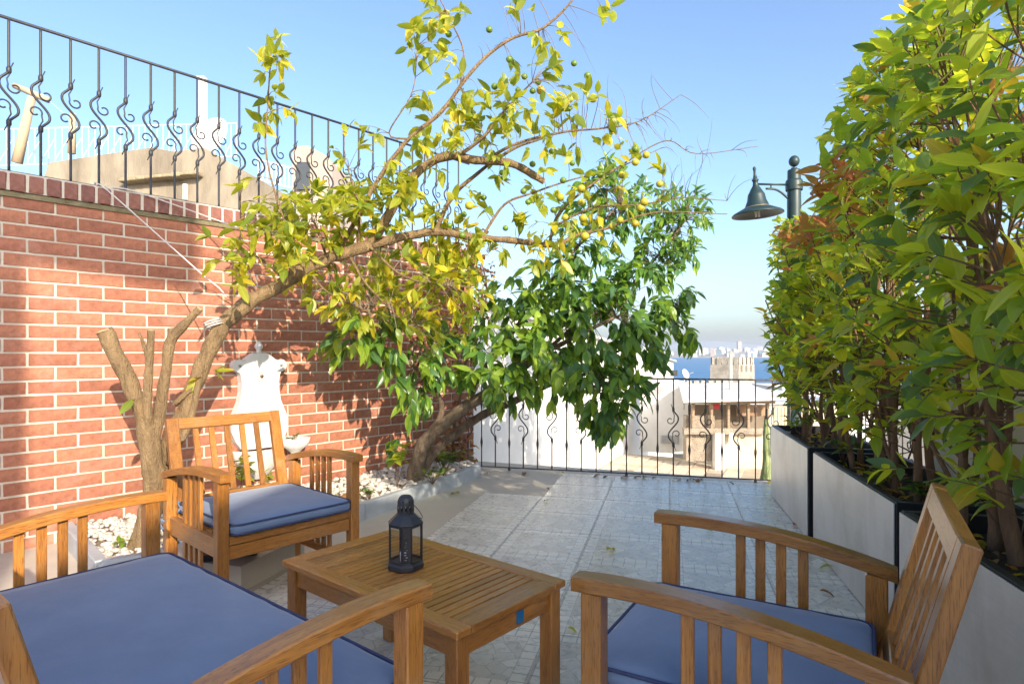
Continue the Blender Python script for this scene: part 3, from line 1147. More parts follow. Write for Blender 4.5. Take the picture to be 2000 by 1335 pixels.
mb.build('vent_hole', plain('vent_shade_black', (.003, .003, .003), None, 5, .9, 0, 0), lan)  # vent holes are discs coloured black for the shade within
pts = [(Vector((.030, -.012 + .0, .200)), .0011)]
for k in range(9):
    a = math.pi * k / 8
    pts.append((Vector((.030 * math.cos(a) + .018 * math.sin(a), .0, .200 - .030 * math.sin(a))), .0011))
hq, hr = smooth_path([(Vector((-.030, -.006, .198)), .001), (Vector((-.018, -.034, .188)), .001), (Vector((.010, -.052, .176)), .001), (Vector((.036, -.046, .172)), .001), (Vector((.046, -.02, .190)), .001), (Vector((.042, 0, .208)), .001), (Vector((.030, .006, .216)), .001)], .006)
MB().tube(hq, .0013, 6).build('wire_handle', M_lan, lan, True)
MB().lathe([(.0, .052), (.019, .052), (.020, .050), (.020, .022), (0, .022)], 20).build('candle', M_candle, lan, True)

# ------------------------------------------------------------------ planters
PH = .58
P_A = [(Vector((2.13, 5.10, 0)), 1.218), (Vector((1.832, 3.77, 0)), 1.285), (Vector((1.497, 2.397, 0)), 1.285)]
PDEP = .46
plabels = ['silver fronted black planter box at the far end of the row by the railing',
           'silver fronted black planter box in the middle of the row',
           'silver fronted black planter box nearest the viewer behind the right armchair']
RP = Matrix.Rotation(math.atan2(-PD.y, -PD.x), 4, 'Z')     # local x runs towards the viewer


def pl(i, t, n, z=0.0):
    """point of planter i: t metres from its far end towards the viewer, n from the front face back"""
    q = P_A[i][0] - PD * t + PN * n
    return Vector((q.x, q.y, z))


for i, (P, L) in enumerate(P_A):
    t = thing('planter', plabels[i], 'planter', pl(i, L / 2, PDEP / 2), 0, 'planter boxes along the right edge')
    o = t.location.copy()

    def q(a, n, z): return pl(i, a, n, z) - o
    mb = MB()
    w = .032
    mb.bar(q(0, PDEP - w / 2, PH / 2), q(L, PDEP - w / 2, PH / 2), w, PH, b=.002)
    mb.bar(q(w / 2, .008, PH / 2), q(w / 2, PDEP - w - .001, PH / 2), w, PH, b=.002)
    mb.bar(q(L - w / 2, .008, PH / 2), q(L - w / 2, PDEP - w - .001, PH / 2), w, PH, b=.002)
    mb.bar(q(w + .001, .008 + w / 2, PH / 2), q(L - w - .001, .008 + w / 2, PH / 2), w, PH - .001, b=.002)
    mb.build('planter_box', M_black, t)
    MB().bar(q(.003, .003, PH / 2 - .002), q(L - .012, .003, PH / 2 - .002), .006, PH - .012, b=.001).build('silver_panel', M_silver, t)
    mb = MB()
    nx, ny = 16, 7
    vs = []; fs = []
    for a in range(nx + 1):
        for b in range(ny + 1):
            p = q(w + (L - 2 * w) * a / nx, w + (PDEP - 2 * w) * b / ny, PH - .07)
            p.z += .03 * noise.noise(Vector((p.x * 7, p.y * 7, i)))
            vs.append(p)
    for a in range(nx):
        for b in range(ny):
            k = a * (ny + 1) + b
            fs.append((k, k + 1, k + ny + 2, k + ny + 1))
    mb.add(vs, fs); mb.build('soil', M_soil, t, True)

# ------------------------------------------------------------------ foliage tools
def leaf_mesh(name, L, W, mat, curl=.25, fold=.25, nseg=5, wave=.0, tip=1.0, rr=random):
    vs = []; fs = []
    for i in range(nseg + 1):
        t = i / nseg
        w = W / 2 * (math.sin(math.pi * min(1, t ** .8)) ** .9) * (1 - .12 * t)
        if i == 0: w = W * .03
        if i == nseg: w = 0.0
        ang = curl * t
        y = L * (math.sin(ang) / curl if abs(curl) > 1e-3 else t)
        z = -L * ((1 - math.cos(ang)) / curl if abs(curl) > 1e-3 else 0)
        k = fold * w + wave * math.sin(t * 9)
        if w == 0:
            vs.append((0, y, z))
        else:
            vs += [(-w, y, z + k), (0, y, z), (w, y, z + fold * w - wave * math.sin(t * 9))]
    for i in range(nseg - 1):
        a = i * 3
        fs += [(a, a + 1, a + 4, a + 3), (a + 1, a + 2, a + 5, a + 4)]
    a = (nseg - 1) * 3; tipi = len(vs) - 1
    fs += [(a, a + 1, tipi), (a + 1, a + 2, tipi)]
    me = bpy.data.meshes.new(name)
    me.from_pydata(vs, [], fs)
    me.materials.append(mat)
    me.polygons.foreach_set('use_smooth', [True] * len(me.polygons))
    me.update()
    return me, vs, fs


class Species:
    """leaf meshes: tints x shapes"""
    def __init__(self, name, L, W, mats, shapes):
        self.mats = mats
        self.tab = []
        for mi, m in enumerate(mats):
            row = []
            for (curl, fold, wave, fl_, fw_) in shapes:
                row.append(leaf_mesh('leaf', L * fl_, W * fw_, m, curl, fold, 5, wave))
            self.tab.append(row)


def frame(d, n):
    d = d.normalized()
    x = d.cross(n)
    if x.length < 1e-4:
        x = d.orthogonal()
    x.normalize(); z = x.cross(d)
    return Matrix((x, d, z)).transposed().to_4x4()


def proj(p):
    if p.y < .1: return (-9999, -9999)
    return (1000 + FPX * p.x / p.y, HY + FPX * (EYE - p.z) / p.y)


def place_leaves(root, leaves, sp, limit=300, name='leaf'):
    """leaves: (matrix, tint, shape, scale); the largest in view as parts, the rest joined as stuff"""
    o = root.location.copy()
    order = []
    for L in leaves:
        p = L[0].translation
        x, y = proj(p)
        vis = -30 < x < 2030 and -30 < y < 1365
        order.append((p.y / L[3] + (0 if vis else 1000), L))
    order.sort(key=lambda q: q[0])
    T = Matrix.Translation(-o)
    rest = MB()
    for k, (_, (M, ti, sh, s_)) in enumerate(order):
        me, vs, fs = sp.tab[ti][sh]
        MM = T @ M @ Matrix.Scale(s_, 4)
        if k < limit:
            link(name, me, root, MM)
        else:
            rest.add([MM @ Vector(v) for v in vs], fs, ti)
    if rest.v:
        tag(rest.build('foliage', sp.mats, root, True, fix=False), kind='stuff')


def twig_path(a, b, sag, rr, n=6):
    d = b - a
    side = Vector((rr.uniform(-1, 1), rr.uniform(-1, 1), rr.uniform(-.4, 1))) * d.length * .12
    pts = []
    for i in range(n + 1):
        t = i / n
        pts.append(a + d * t + side * math.sin(math.pi * t) + Vector((0, 0, sag * d.length * math.sin(math.pi * t) * .5 - 0)))
    return pts


def nearest(skel, p):
    best = None
    for q in skel:
        dq = (q[0] - p).length_squared
        if best is None or dq < best[0]:
            best = (dq, q)
    return best[1][0]


def branch_obj(root, pts, mat, name='branch', rough=.12, seed=0, n=9):
    """pts: [(Vector, radius)] -> a bent tapering limb"""
    q, r = smooth_path(pts, .03)
    o = root.location
    rr2 = []
    for i, (p, x) in enumerate(zip(q, r)):
        k = 1 + rough * noise.noise(p * 14 + Vector((seed, 0, 0))) + rough * .7 * noise.noise(p * 40)
        rr2.append(x * k)
    q2 = [p + Vector((noise.noise(p * 9 + Vector((7, seed, 0))), noise.noise(p * 9 + Vector((0, 3, seed))), noise.noise(p * 9 + Vector((seed, 9, 5))))) * x * .25 for p, x in zip(q, r)]
    ob = MB().tube([p - o for p in q2], rr2, n).build(name, mat, root, True)
    return list(zip(q, r))


def up_normal(d, rr, tilt=.5):
    return Vector((rr.uniform(-tilt, tilt), rr.uniform(-tilt, tilt), 1.0))


# ------------------------------------------------------------------ lemon tree
lem_mats = [leaf_mat('lemon_leaf_fresh', (.30, .34, .03), .45), leaf_mat('lemon_leaf_green', (.17, .235, .03), .4),
            leaf_mat('lemon_leaf_yellow', (.55, .42, .035), .45), leaf_mat('lemon_leaf_pale', (.42, .44, .09), .45)]
shapes = [(.5, .25, 0, 1, 1), (.15, .15, .002, 1.1, .95), (.9, .35, 0, .9, 1.05), (-.3, .3, .001, .8, .9)]
lem_sp = Species('lemon', .108, .050, lem_mats, shapes)
lroot = thing('lemon_tree', 'leaning lemon tree with pruned stubs, small green and yellow fruit and sparse yellow leaves', 'tree', at(283, 1085, 3.5))
lroot.location.z = .07
rr = random.Random(21)
sk = []


def px(*rows):
    return [(at(a, b, Y), r) for a, b, Y, r in rows]


sk_tr = branch_obj(lroot, px((272, 1085, 3.50, .085), (288, 1030, 3.5, .062), (299, 965, 3.5, .052), (296, 900, 3.5, .055), (292, 845, 3.5, .062), (290, 815, 3.5, .055)), M_bark_lemon, 'trunk', .15, 1, 12)
branch_obj(lroot, px((296, 885, 3.5, .036), (290, 845, 3.5, .046), (277, 800, 3.48, .046), (252, 745, 3.45, .044), (222, 685, 3.42, .042), (202, 646, 3.40, .042)), M_bark_lemon, 'pruned_stub', .12, 2, 10)
branch_obj(lroot, px((294, 875, 3.50, .020), (291, 835, 3.47, .026), (287, 790, 3.44, .025), (291, 720, 3.43, .022), (295, 645, 3.42, .019)), M_bark_lemon, 'pruned_stub', .18, 3, 8)
branch_obj(lroot, px((291, 705, 3.43, .015), (281, 675, 3.42, .011), (272, 650, 3.42, .007)), M_bark_lemon, 'pruned_stub', .15, 4, 7)
branch_obj(lroot, px((296, 890, 3.5, .028), (302, 850, 3.5, .034), (313, 790, 3.5, .031), (325, 720, 3.5, .028), (333, 670, 3.5, .029), (350, 645, 3.5, .026), (372, 622, 3.49, .022), (390, 602, 3.49, .020)), M_bark_lemon, 'pruned_stub', .15, 5, 9)
branch_obj(lroot, px((334, 672, 3.5, .022), (337, 655, 3.5, .020), (336, 640, 3.5, .018)), M_bark_lemon, 'pruned_stub', .15, 6, 7)
main = branch_obj(lroot, px((306, 1000, 3.60, .045), (318, 930, 3.6, .046), (338, 855, 3.62, .048), (360, 800, 3.65, .048), (396, 712, 3.7, .046), (430, 642, 3.76, .047), (480, 596, 3.85, .047), (549, 555, 3.95, .044), (612, 517, 4.05, .042), (672, 494, 4.12, .040), (722, 479, 4.18, .040)), M_bark_lemon, 'main_limb', .16, 7, 12)
branch_obj(lroot, px((340, 790, 3.6, .018), (372, 760, 3.63, .016), (398, 735, 3.7, .012)), M_bark_lemon, 'branch', .15, 8, 7)
branch_obj(lroot, px((330, 905, 3.55, .02), (350, 865, 3.55, .02), (372, 820, 3.6, .019), (400, 690, 3.68, .018), (420, 650, 3.72, .024)), M_bark_lemon, 'branch', .2, 8, 7)
M_cut = plain('pale_sawn_wood', (.50, .36, .20), (.33, .22, .11), 60, .8, 0, .4, .002)
for (x1, y1, Y1, x0, y0, Y0, r_) in ((202, 646, 3.40, 222, 685, 3.42, .040), (390, 602, 3.49, 372, 622, 3.49, .0185), (295, 645, 3.42, 291, 720, 3.43, .0175), (1062, 354, 4.3, 1040, 342, 4.3, .021)):
    p1, p0 = at(x1, y1, Y1), at(x0, y0, Y0)
    M = (p1 - p0).to_track_quat('Z', 'Y').to_matrix()
    MB().lathe([(r_, -.004), (r_, .002), (r_ * .8, .0045), (r_ * .5, .0035), (r_ * .3, .005), (0, .004)], 14, p1 - lroot.location, M).build('saw_cut', M_cut, lroot, True)
B = []
B.append(branch_obj(lroot, px((722, 479, 4.18, .036), (760, 420, 4.2, .033), (800, 352, 4.22, .031), (840, 318, 4.22, .030), (876, 305, 4.22, .030), (930, 312, 4.25, .028), (1000, 320, 4.28, .026), (1040, 342, 4.3, .024), (1062, 354, 4.3, .022)), M_bark_lemon, 'branch', .14, 9, 10))
B.append(branch_obj(lroot, px((722, 479, 4.18, .034), (790, 462, 4.25, .030), (860, 452, 4.3, .028), (920, 463, 4.35, .026), (1000, 470, 4.4, .023), (1060, 478, 4.43, .020), (1093, 477, 4.45, .017), (1130, 458, 4.47, .014), (1180, 447, 4.5, .011), (1280, 415, 4.55, .006), (1420, 418, 4.6, .003)), M_bark_lemon, 'branch', .14, 10, 9))
B.append(branch_obj(lroot, px((660, 497, 4.15, .016), (690, 440, 4.12, .015), (745, 340, 4.1, .014), (800, 270, 4.1, .013), (860, 220, 4.1, .013), (905, 160, 4.1, .012), (950, 110, 4.1, .011), (1000, 75, 4.1, .010), (1060, 55, 4.1, .009), (1110, 10, 4.1, .007), (1135, -30, 4.1, .005)), M_bark_lemon, 'branch', .1, 11, 8))
B.append(branch_obj(lroot, px((892, 306, 4.22, .014), (930, 280, 4.15, .012), (960, 250, 4.1, .010), (984, 218, 4.05, .007), (1040, 160, 4.0, .005)), M_bark_lemon, 'branch', .1, 12, 7))
B.append(branch_obj(lroot, px((950, 312, 4.26, .012), (1010, 280, 4.2, .010), (1100, 258, 4.2, .008), (1180, 250, 4.2, .006), (1250, 236, 4.2, .004), (1330, 185, 4.2, .002)), M_bark_lemon, 'branch', .1, 13, 7))
B.append(branch_obj(lroot, px((850, 455, 4.28, .017), (880, 390, 4.35, .016), (925, 345, 4.4, .014), (1000, 292, 4.45, .011), (1060, 270, 4.5, .007)), M_bark_lemon, 'branch', .1, 14, 7))
B.append(branch_obj(lroot, px((940, 465, 4.36, .012), (985, 400, 4.4, .010), (1045, 375, 4.4, .008), (1120, 350, 4.4, .006), (1200, 330, 4.4, .005), (1290, 290, 4.4, .003)), M_bark_lemon, 'branch', .1, 15, 6))
B.append(branch_obj(lroot, px((1072, 477, 4.43, .012), (1090, 420, 4.4, .010), (1140, 372, 4.4, .008), (1210, 325, 4.4, .006), (1300, 275, 4.4, .004), (1360, 300, 4.4, .003), (1480, 286, 4.45, .002)), M_bark_lemon, 'branch', .1, 16, 6))
B.append(branch_obj(lroot, px((1085, 440, 4.4, .009), (1160, 405, 4.35, .007), (1250, 400, 4.3, .006), (1330, 386, 4.3, .004), (1420, 392, 4.3, .002)), M_bark_lemon, 'branch', .1, 17, 6))
B.append(branch_obj(lroot, px((590, 510, 4.0, .009), (548, 410, 3.95, .007), (520, 300, 3.9, .006), (524, 190, 3.9, .005), (531, 75, 3.9, .003)), M_bark_lemon, 'branch', .1, 18, 6))
B.append(branch_obj(lroot, px((900, 165, 4.1, .008), (905, 100, 4.1, .006), (880, 40, 4.05, .005), (850, -20, 4.0, .003)), M_bark_lemon, 'branch', .1, 19, 6))
B.append(branch_obj(lroot, px((800, 272, 4.1, .007), (760, 200 + 60, 4.1, .006), (805, 180, 4.0, .004), (815, 90, 4.0, .003)), M_bark_lemon, 'branch', .1, 20, 6))
for (a, b, c, d, e, f) in ((560, 550, 500, 500, 430, 490), (640, 508, 620, 450, 600, 400), (700, 485, 700, 400, 680, 330), (480, 600, 470, 520, 470, 370), (600, 522, 640, 570, 720, 610), (720, 480, 790, 540, 880, 560), (680, 494, 720, 560, 800, 640)):
    B.append(branch_obj(lroot, px((a, b, 3.98 if a < 600 else 4.15, .010), (c, d, 4.05, .007), (e, f, 4.1 if f < 520 else 4.5, .003)), M_bark_lemon, 'branch', .1, a, 6))
sk = main + [p for b in B for p in b]
clusters = [(440, 500, 65, 22, 3.78), (520, 475, 70, 44, 3.92), (600, 440, 75, 56, 4.02), (560, 425, 60, 26, 4.0), (660, 420, 65, 50, 4.1), (480, 365, 36, 9, 3.82),
            (530, 108, 40, 24, 3.9), (540, 222, 42, 20, 3.9), (700, 285, 55, 14, 4.15), (740, 405, 55, 40, 4.15), (790, 350, 55, 34, 4.15), (845, 290, 55, 36, 4.1),
            (900, 250, 55, 40, 4.1), (960, 215, 55, 44, 4.05), (1030, 200, 65, 36, 4.05), (1085, 105, 45, 20, 4.05), (1150, 220, 60, 22, 4.15), (1095, 262, 60, 24, 4.15),
            (1205, 250, 55, 10, 4.2), (830, 85, 42, 30, 3.95), (865, 15, 40, 28, 4.0), (820, 205, 28, 10, 4.0), (880, 130, 36, 10, 4.05), (1015, 18, 45, 10, 4.05), (1180, 12, 28, 9, 4.05),
            (640, 560, 55, 28, 4.3), (700, 545, 60, 34, 4.4), (790, 520, 65, 40, 4.45), (850, 505, 55, 28, 4.45), (770, 600, 65, 36, 4.6), (850, 585, 55, 28, 4.6), (560, 525, 45, 18, 4.0),
            (1000, 390, 60, 18, 4.3), (1100, 425, 65, 24, 4.35), (1185, 380, 60, 18, 4.35), (1255, 350, 55, 12, 4.35), (900, 430, 60, 24, 4.3), (880, 560, 55, 30, 4.6), (930, 590, 45, 26, 4.7), (860, 640, 50, 26, 4.8), (900, 530, 50, 30, 4.6), (810, 600, 50, 20, 4.6), (690, 600, 50, 20, 4.5), (820, 450, 60, 24, 4.3), (1060, 505, 55, 22, 4.4),
            (412, 735, 26, 8, 3.66), (985, 300, 50, 20, 4.2), (1190, 440, 50, 14, 4.4), (950, 510, 50, 22, 4.45), (1110, 330, 50, 14, 4.3), (255, 780, 8, 2, 3.4)]
leaves = []; tw = MB()
lo_ = lroot.location
for (cx, cy, r, n, Y) in clusters:
    k = 0; n = int(n * ((2.9 if 520 <= cx <= 900 and 340 < cy < 640 else 1.9) if n > 9 else 1.2))
    while k < n:
        a = rr.uniform(0, 6.283); q = r * math.sqrt(rr.random())
        tip = at(cx + q * math.cos(a), cy + q * math.sin(a), Y + rr.gauss(0, .16 if n > 9 else .03))
        base = nearest(sk, tip)
        if (base - tip).length > .55:
            base = tip + (base - tip).normalized() * .45
        path = twig_path(base, tip, .2, rr)
        tw.tube([p - lo_ for p in path], [.0032 * (1 - .65 * i / 6) for i in range(7)], 4, cap=False)
        m = min(n - k, rr.randint(3, 6))
        for j in range(m):
            t = 1 - .5 * j / 6 * (1 if (base - tip).length > .15 else .4)
            i = min(5, int(t * 6)); p = path[i].lerp(path[i + 1], t * 6 - i) if i < 6 else path[6]
            d0 = (path[min(6, i + 1)] - path[max(0, i - 1)]).normalized()
            s1 = d0.cross(Vector((0, 0, 1)))
            if s1.length < .1: s1 = Vector((1, 0, 0))
            ang = rr.uniform(0, 6.283)
            side = s1 * math.cos(ang) + s1.cross(d0) * math.sin(ang)
            d = d0 * rr.uniform(.3, 1) + side * rr.uniform(.5, 1) + Vector((0, 0, rr.uniform(-.45, .4)))
            M = Matrix.Translation(p) @ frame(d, up_normal(d, rr, .9))
            yel = .18 if not (1020 < cx < 1110 and 470 < cy < 540) else .8
            if 740 < cx < 900 and 480 < cy < 640: yel = .32
            ti = rr.choices([0, 1, 2, 3], [.52 - yel * .3, .26, yel, .16])[0]
            leaves.append((M, ti, rr.randint(0, 3), rr.uniform(.7, 1.18)))
        k += m
# bare fine twigs on the outer right side
for (cx, cy, n) in ((1230, 250, 26), (1330, 300, 22), (1400, 330, 12), (1150, 170, 18), (1060, 100, 12), (1250, 380, 14), (960, 70, 10)):
    for k in range(n):
        a = at(cx + rr.gauss(0, 45), cy + rr.gauss(0, 35), 4.2 + rr.gauss(0, .15))
        b = nearest(sk, a)
        if (a - b).length > .6: b = a + (b - a).normalized() * .4
        path = twig_path(b, a, .1, rr, 5)
        tw.tube([p - lo_ for p in path], [.0026 * (1 - .7 * i / 5) for i in range(6)], 4, cap=False)
tag(tw.build('twigs', plain('twig_bark', (.30, .24, .16), (.18, .13, .09), 20, .9, 0, 0), lroot, True), kind='stuff')
place_leaves(lroot, leaves, lem_sp)


def fruit_mat(name, c1, c2):
    m, nt, b = new_mat(name)
    v = coords(nt); f = noise_t(nt, v, 9, 3)
    nt.links.new(ramp(nt, f, [(.35, c2), (.65, c1)]), b.inputs['Base Color'])
    b.inputs['Roughness'].default_value = .4
    bump(nt, b, noise_t(nt, v, 160, 2), .15, .002)
    return m


FM = [fruit_mat('green_fruit', (.16, .24, .02), (.10, .17, .02)), fruit_mat('yellow_fruit', (.52, .42, .035), (.36, .34, .03)), fruit_mat('orange_fruit', (.55, .34, .03), (.45, .34, .03))]
fr_me = []
for m in FM:
    mb = MB(); mb.ball((0, 0, 0), 1.0, 14, 10, (1, 1, .93))
    mb.tube([(0, 0, .9), (.03, 0, 1.05), (.0, .02, 1.35)], [.12, .05, .04], 5)
    fr_me.append(mb.mesh('fruit', m, True))
fr = [(785, 190, 0), (1010, 165, 0), (1120, 330, 0), (1205, 425, 0), (1170, 500, 0), (1250, 505, 0), (1330, 425, 2), (1295, 500, 2), (1455, 550, 1), (1585, 545, 1), (1480, 352, 0), (1555, 420, 0), (1080, 958, 0), (900, 1140, 1), (1355, 840, 0), (790, 1250, 0), (1820, 828, 0), (1880, 860, 1), (1820, 900, 1), (1745, 970, 1), (1520, 1045, 1), (1405, 1095, 1), (1520, 1120, 1), (1365, 1165, 0), (1430, 1205, 1), (1440, 1245, 1), (1530, 1210, 1), (1735, 1220, 1), (1690, 1255, 1), (1820, 1240, 2), (1870, 1120, 1), (1850, 1155, 1), (1200, 1060, 0), (980, 1095, 0), (870, 1190, 0), (860, 1305, 0), (1625, 970, 0), (1625, 935, 0), (1420, 1000, 0), (300, 1185, 0), (395, 1305, 0), (1470, 905, 0), (1955, 1020, 1), (1540, 1310, 1), (1250, 910, 0), (1040, 480, 0), (1280, 455, 0), (1690, 715, 0), (1450, 600, 0), (630, 1085, 1), (480, 1040, 0), (1100, 1265, 0), (1225, 1120, 0), (660, 1150, 1)]
for fx, fy, c in fr:
    x, y = 600 + fx / 2.84, fy / 2.84
    p = at(x, y, 4.12 + rr.uniform(-.1, .2))
    s_ = (.022 if c == 0 else .0275) * rr.uniform(.85, 1.12)
    link('fruit', fr_me[c], lroot, Matrix.Translation(p - lo_) @ Matrix.Rotation(rr.uniform(-.3, .3), 4, 'X') @ Matrix.Scale(s_, 4))

# ------------------------------------------------------------------ orange tree with dense dark foliage
or_mats = [leaf_mat('orange_leaf_mid', (.11, .22, .034), .36, .32), leaf_mat('orange_leaf_dark', (.055, .13, .03), .3, .3),
           leaf_mat('orange_leaf_bright', (.22, .34, .04), .42, .34), leaf_mat('orange_leaf_blue', (.08, .17, .065), .32, .3)]
or_sp = Species('orange', .165, .064, or_mats, [(.55, .3, 0, 1, 1), (.2, .2, .002, 1.05, .9), (1.0, .35, 0, .95, 1.05), (.35, .45, .001, .85, .95)])
oroot = thing('orange_tree', 'dense dark green citrus tree drooping over the terrace railing', 'tree', at(815, 938, 5.25))
oroot.location.z = .07
OB = []
OB.append(branch_obj(oroot, px((812, 946, 5.25, .075), (815, 905, 5.25, .062), (830, 862, 5.25, .058), (868, 826, 5.22, .056), (905, 798, 5.2, .052), (945, 770, 5.2, .044), (1000, 730, 5.2, .032), (1080, 680, 5.2, .022), (1200, 620, 5.2, .012)), M_bark_orange, 'trunk', .16, 31, 12))
OB.append(branch_obj(oroot, px((818, 925, 5.32, .045), (850, 880, 5.4, .042), (890, 845, 5.45, .040), (940, 812, 5.5, .036), (1000, 785, 5.55, .030), (1090, 745, 5.6, .020), (1190, 720, 5.6, .012)), M_bark_orange, 'branch', .14, 32, 10))
OB.append(branch_obj(oroot, px((850, 842, 5.24, .03), (862, 800, 5.2, .024), (850, 760, 5.1, .016), (800, 710, 5.0, .010), (720, 660, 4.9, .006)), M_bark_orange, 'branch', .14, 33, 8))
OB.append(branch_obj(oroot, px((905, 798, 5.2, .034), (960, 700, 5.3, .028), (1040, 600, 5.4, .022), (1120, 490, 5.5, .016), (1210, 400, 5.6, .009)), M_bark_orange, 'branch', .14, 34, 8))
OB.append(branch_obj(oroot, px((1000, 740, 5.2, .022), (1120, 640, 5.4, .016), (1240, 550, 5.6, .011), (1340, 430, 5.8, .006)), M_bark_orange, 'branch', .14, 35, 7))
OB.append(branch_obj(oroot, px((1090, 745, 5.5, .016), (1200, 690, 5.5, .011), (1310, 620, 5.6, .006)), M_bark_orange, 'branch', .14, 36, 7))
OB.append(branch_obj(oroot, px((1060, 740, 5.4, .014), (1140, 740, 5.2, .010), (1200, 800, 5.1, .006)), M_bark_orange, 'branch', .14, 37, 7))
osk = [p for b in OB for p in b]
ocl = [(640, 690, 28, 10, 4.9), (690, 650, 45, 22, 4.9), (750, 640, 55, 34, 4.95), (800, 720, 52, 30, 5.0), (805, 785, 34, 20, 4.95), (772, 872, 22, 7, 5.2), (880, 705, 55, 36, 5.0),
       (960, 722, 60, 44, 5.0), (900, 640, 45, 20, 5.1), (1000, 650, 65, 44, 5.1), (1060, 565, 65, 50, 5.2), (1005, 570, 55, 26, 5.2), (1100, 640, 75, 62, 5.15), (1150, 560, 75, 72, 5.3),
       (1120, 480, 55, 40, 5.4), (1200, 490, 75, 74, 5.5), (1180, 640, 75, 74, 5.3), (1255, 565, 65, 62, 5.5), (1270, 445, 62, 54, 5.7), (1340, 420, 55, 60, 5.8), (1220, 385, 60, 60, 5.7), (1290, 400, 60, 50, 5.8), (1180, 350, 40, 24, 5.7), (1345, 500, 40, 30, 5.7),
       (1300, 485, 55, 46, 5.7), (1325, 590, 42, 34, 5.6), (1300, 640, 46, 38, 5.5), (1245, 700, 55, 46, 5.3), (1150, 735, 62, 56, 5.2), (1080, 740, 55, 44, 5.1), (1000, 755, 45, 32, 5.05),
       (1175, 812, 42, 40, 5.1), (1240, 755, 34, 16, 5.2), (1210, 785, 30, 14, 5.15), (1340, 660, 22, 12, 5.5), (1385, 425, 22, 10, 5.8), (1060, 690, 60, 40, 5.3), (1140, 400, 45, 22, 5.6), (1355, 470, 26, 12, 5.8)]
leaves = []; tw = MB()
oo = oroot.location
for (cx, cy, r, n, Y) in ocl:
    k = 0; n = int(n * (3.1 if n > 12 else 1.8))
    while k < n:
        a = rr.uniform(0, 6.283); q = r * math.sqrt(rr.random())
        tip = at(cx + q * math.cos(a), cy + q * math.sin(a), Y + rr.gauss(0, .2 if n > 12 else .05))
        base = nearest(osk, tip)
        if (base - tip).length > .6:
            base = tip + (base - tip).normalized() * .5
        path = twig_path(base, tip, .25, rr)
        tw.tube([p - oo for p in path], [.0042 * (1 - .65 * i / 6) for i in range(7)], 4, cap=False)
        m = min(n - k, rr.randint(5, 8))
        for j in range(m):
            t = 1 - .42 * j / 7
            i = min(5, int(t * 6)); p = path[i].lerp(path[i + 1], t * 6 - i)
            d0 = (path[min(6, i + 1)] - path[max(0, i - 1)]).normalized()
            s1 = d0.cross(Vector((0, 0, 1)))
            if s1.length < .1: s1 = Vector((1, 0, 0))
            ang = rr.uniform(0, 6.283)
            side = s1 * math.cos(ang) + s1.cross(d0) * math.sin(ang)
            droop = -.75 if cy > 560 else -.25
            d = d0 * rr.uniform(.3, .8) + side * rr.uniform(.5, 1) + Vector((0, -.15, rr.uniform(droop - .5, droop + .5)))
            M = Matrix.Translation(p) @ frame(d, up_normal(d, rr, .7) + Vector((.1, -.6, 0)))
            ti = rr.choices([0, 1, 2, 3], [.40, .18, .40 if cx < 1130 else .14, .10])[0]  # sunlit left side put into the tints: more bright leaves there
            small = .68 if (cx > 1180 and cy < 520) else 1.0
            leaves.append((M, ti, rr.randint(0, 3), rr.uniform(.66, 1.1) * small))
        k += m
tag(tw.build('twigs', M_bark_orange, oroot, True), kind='stuff')
place_leaves(oroot, leaves, or_sp)
for (fx, fy, c) in ((915, 592 + 40, 0), (895, 683, 0), (1060, 672, 0), (965, 730, 0), (992, 640, 0), (1008, 728, 0)):
    p = at(fx, fy, 4.85)
    link('fruit', fr_me[c], oroot, Matrix.Translation(p - oo) @ Matrix.Scale(.028, 4))

# ------------------------------------------------------------------ dried climber at the wall end
dv_mats = [leaf_mat('dry_leaf_brown', (.30, .13, .05), .25, .7), leaf_mat('dry_leaf_dark', (.16, .075, .045), .2, .7), leaf_mat('dry_leaf_ochre', (.42, .26, .06), .3, .6)]
dv_sp = Species('dry', .055, .034, dv_mats, [(1.2, .5, .002, 1, 1), (.6, .7, .003, .9, .9), (-.8, .4, .002, 1, .8)])
vroot = thing('dried_climber', 'withered brown climbing plant hanging at the far end of the brick wall', 'climber', at(890, 905, 6.25))
vo = vroot.location
leaves = []; tw = MB()
stem = branch_obj(vroot, px((890, 908, 6.25, .02), (885, 850, 6.22, .018), (900, 760, 6.2, .016), (890, 660, 6.2, .014), (905, 560, 6.15, .010), (890, 470, 6.1, .006)), M_bark_hedge, 'stem', .2, 41, 7)
stem += branch_obj(vroot, px((895, 740, 6.2, .012), (935, 650, 6.15, .010), (950, 560, 6.1, .008), (930, 480, 6.05, .005)), M_bark_hedge, 'stem', .2, 42, 6)
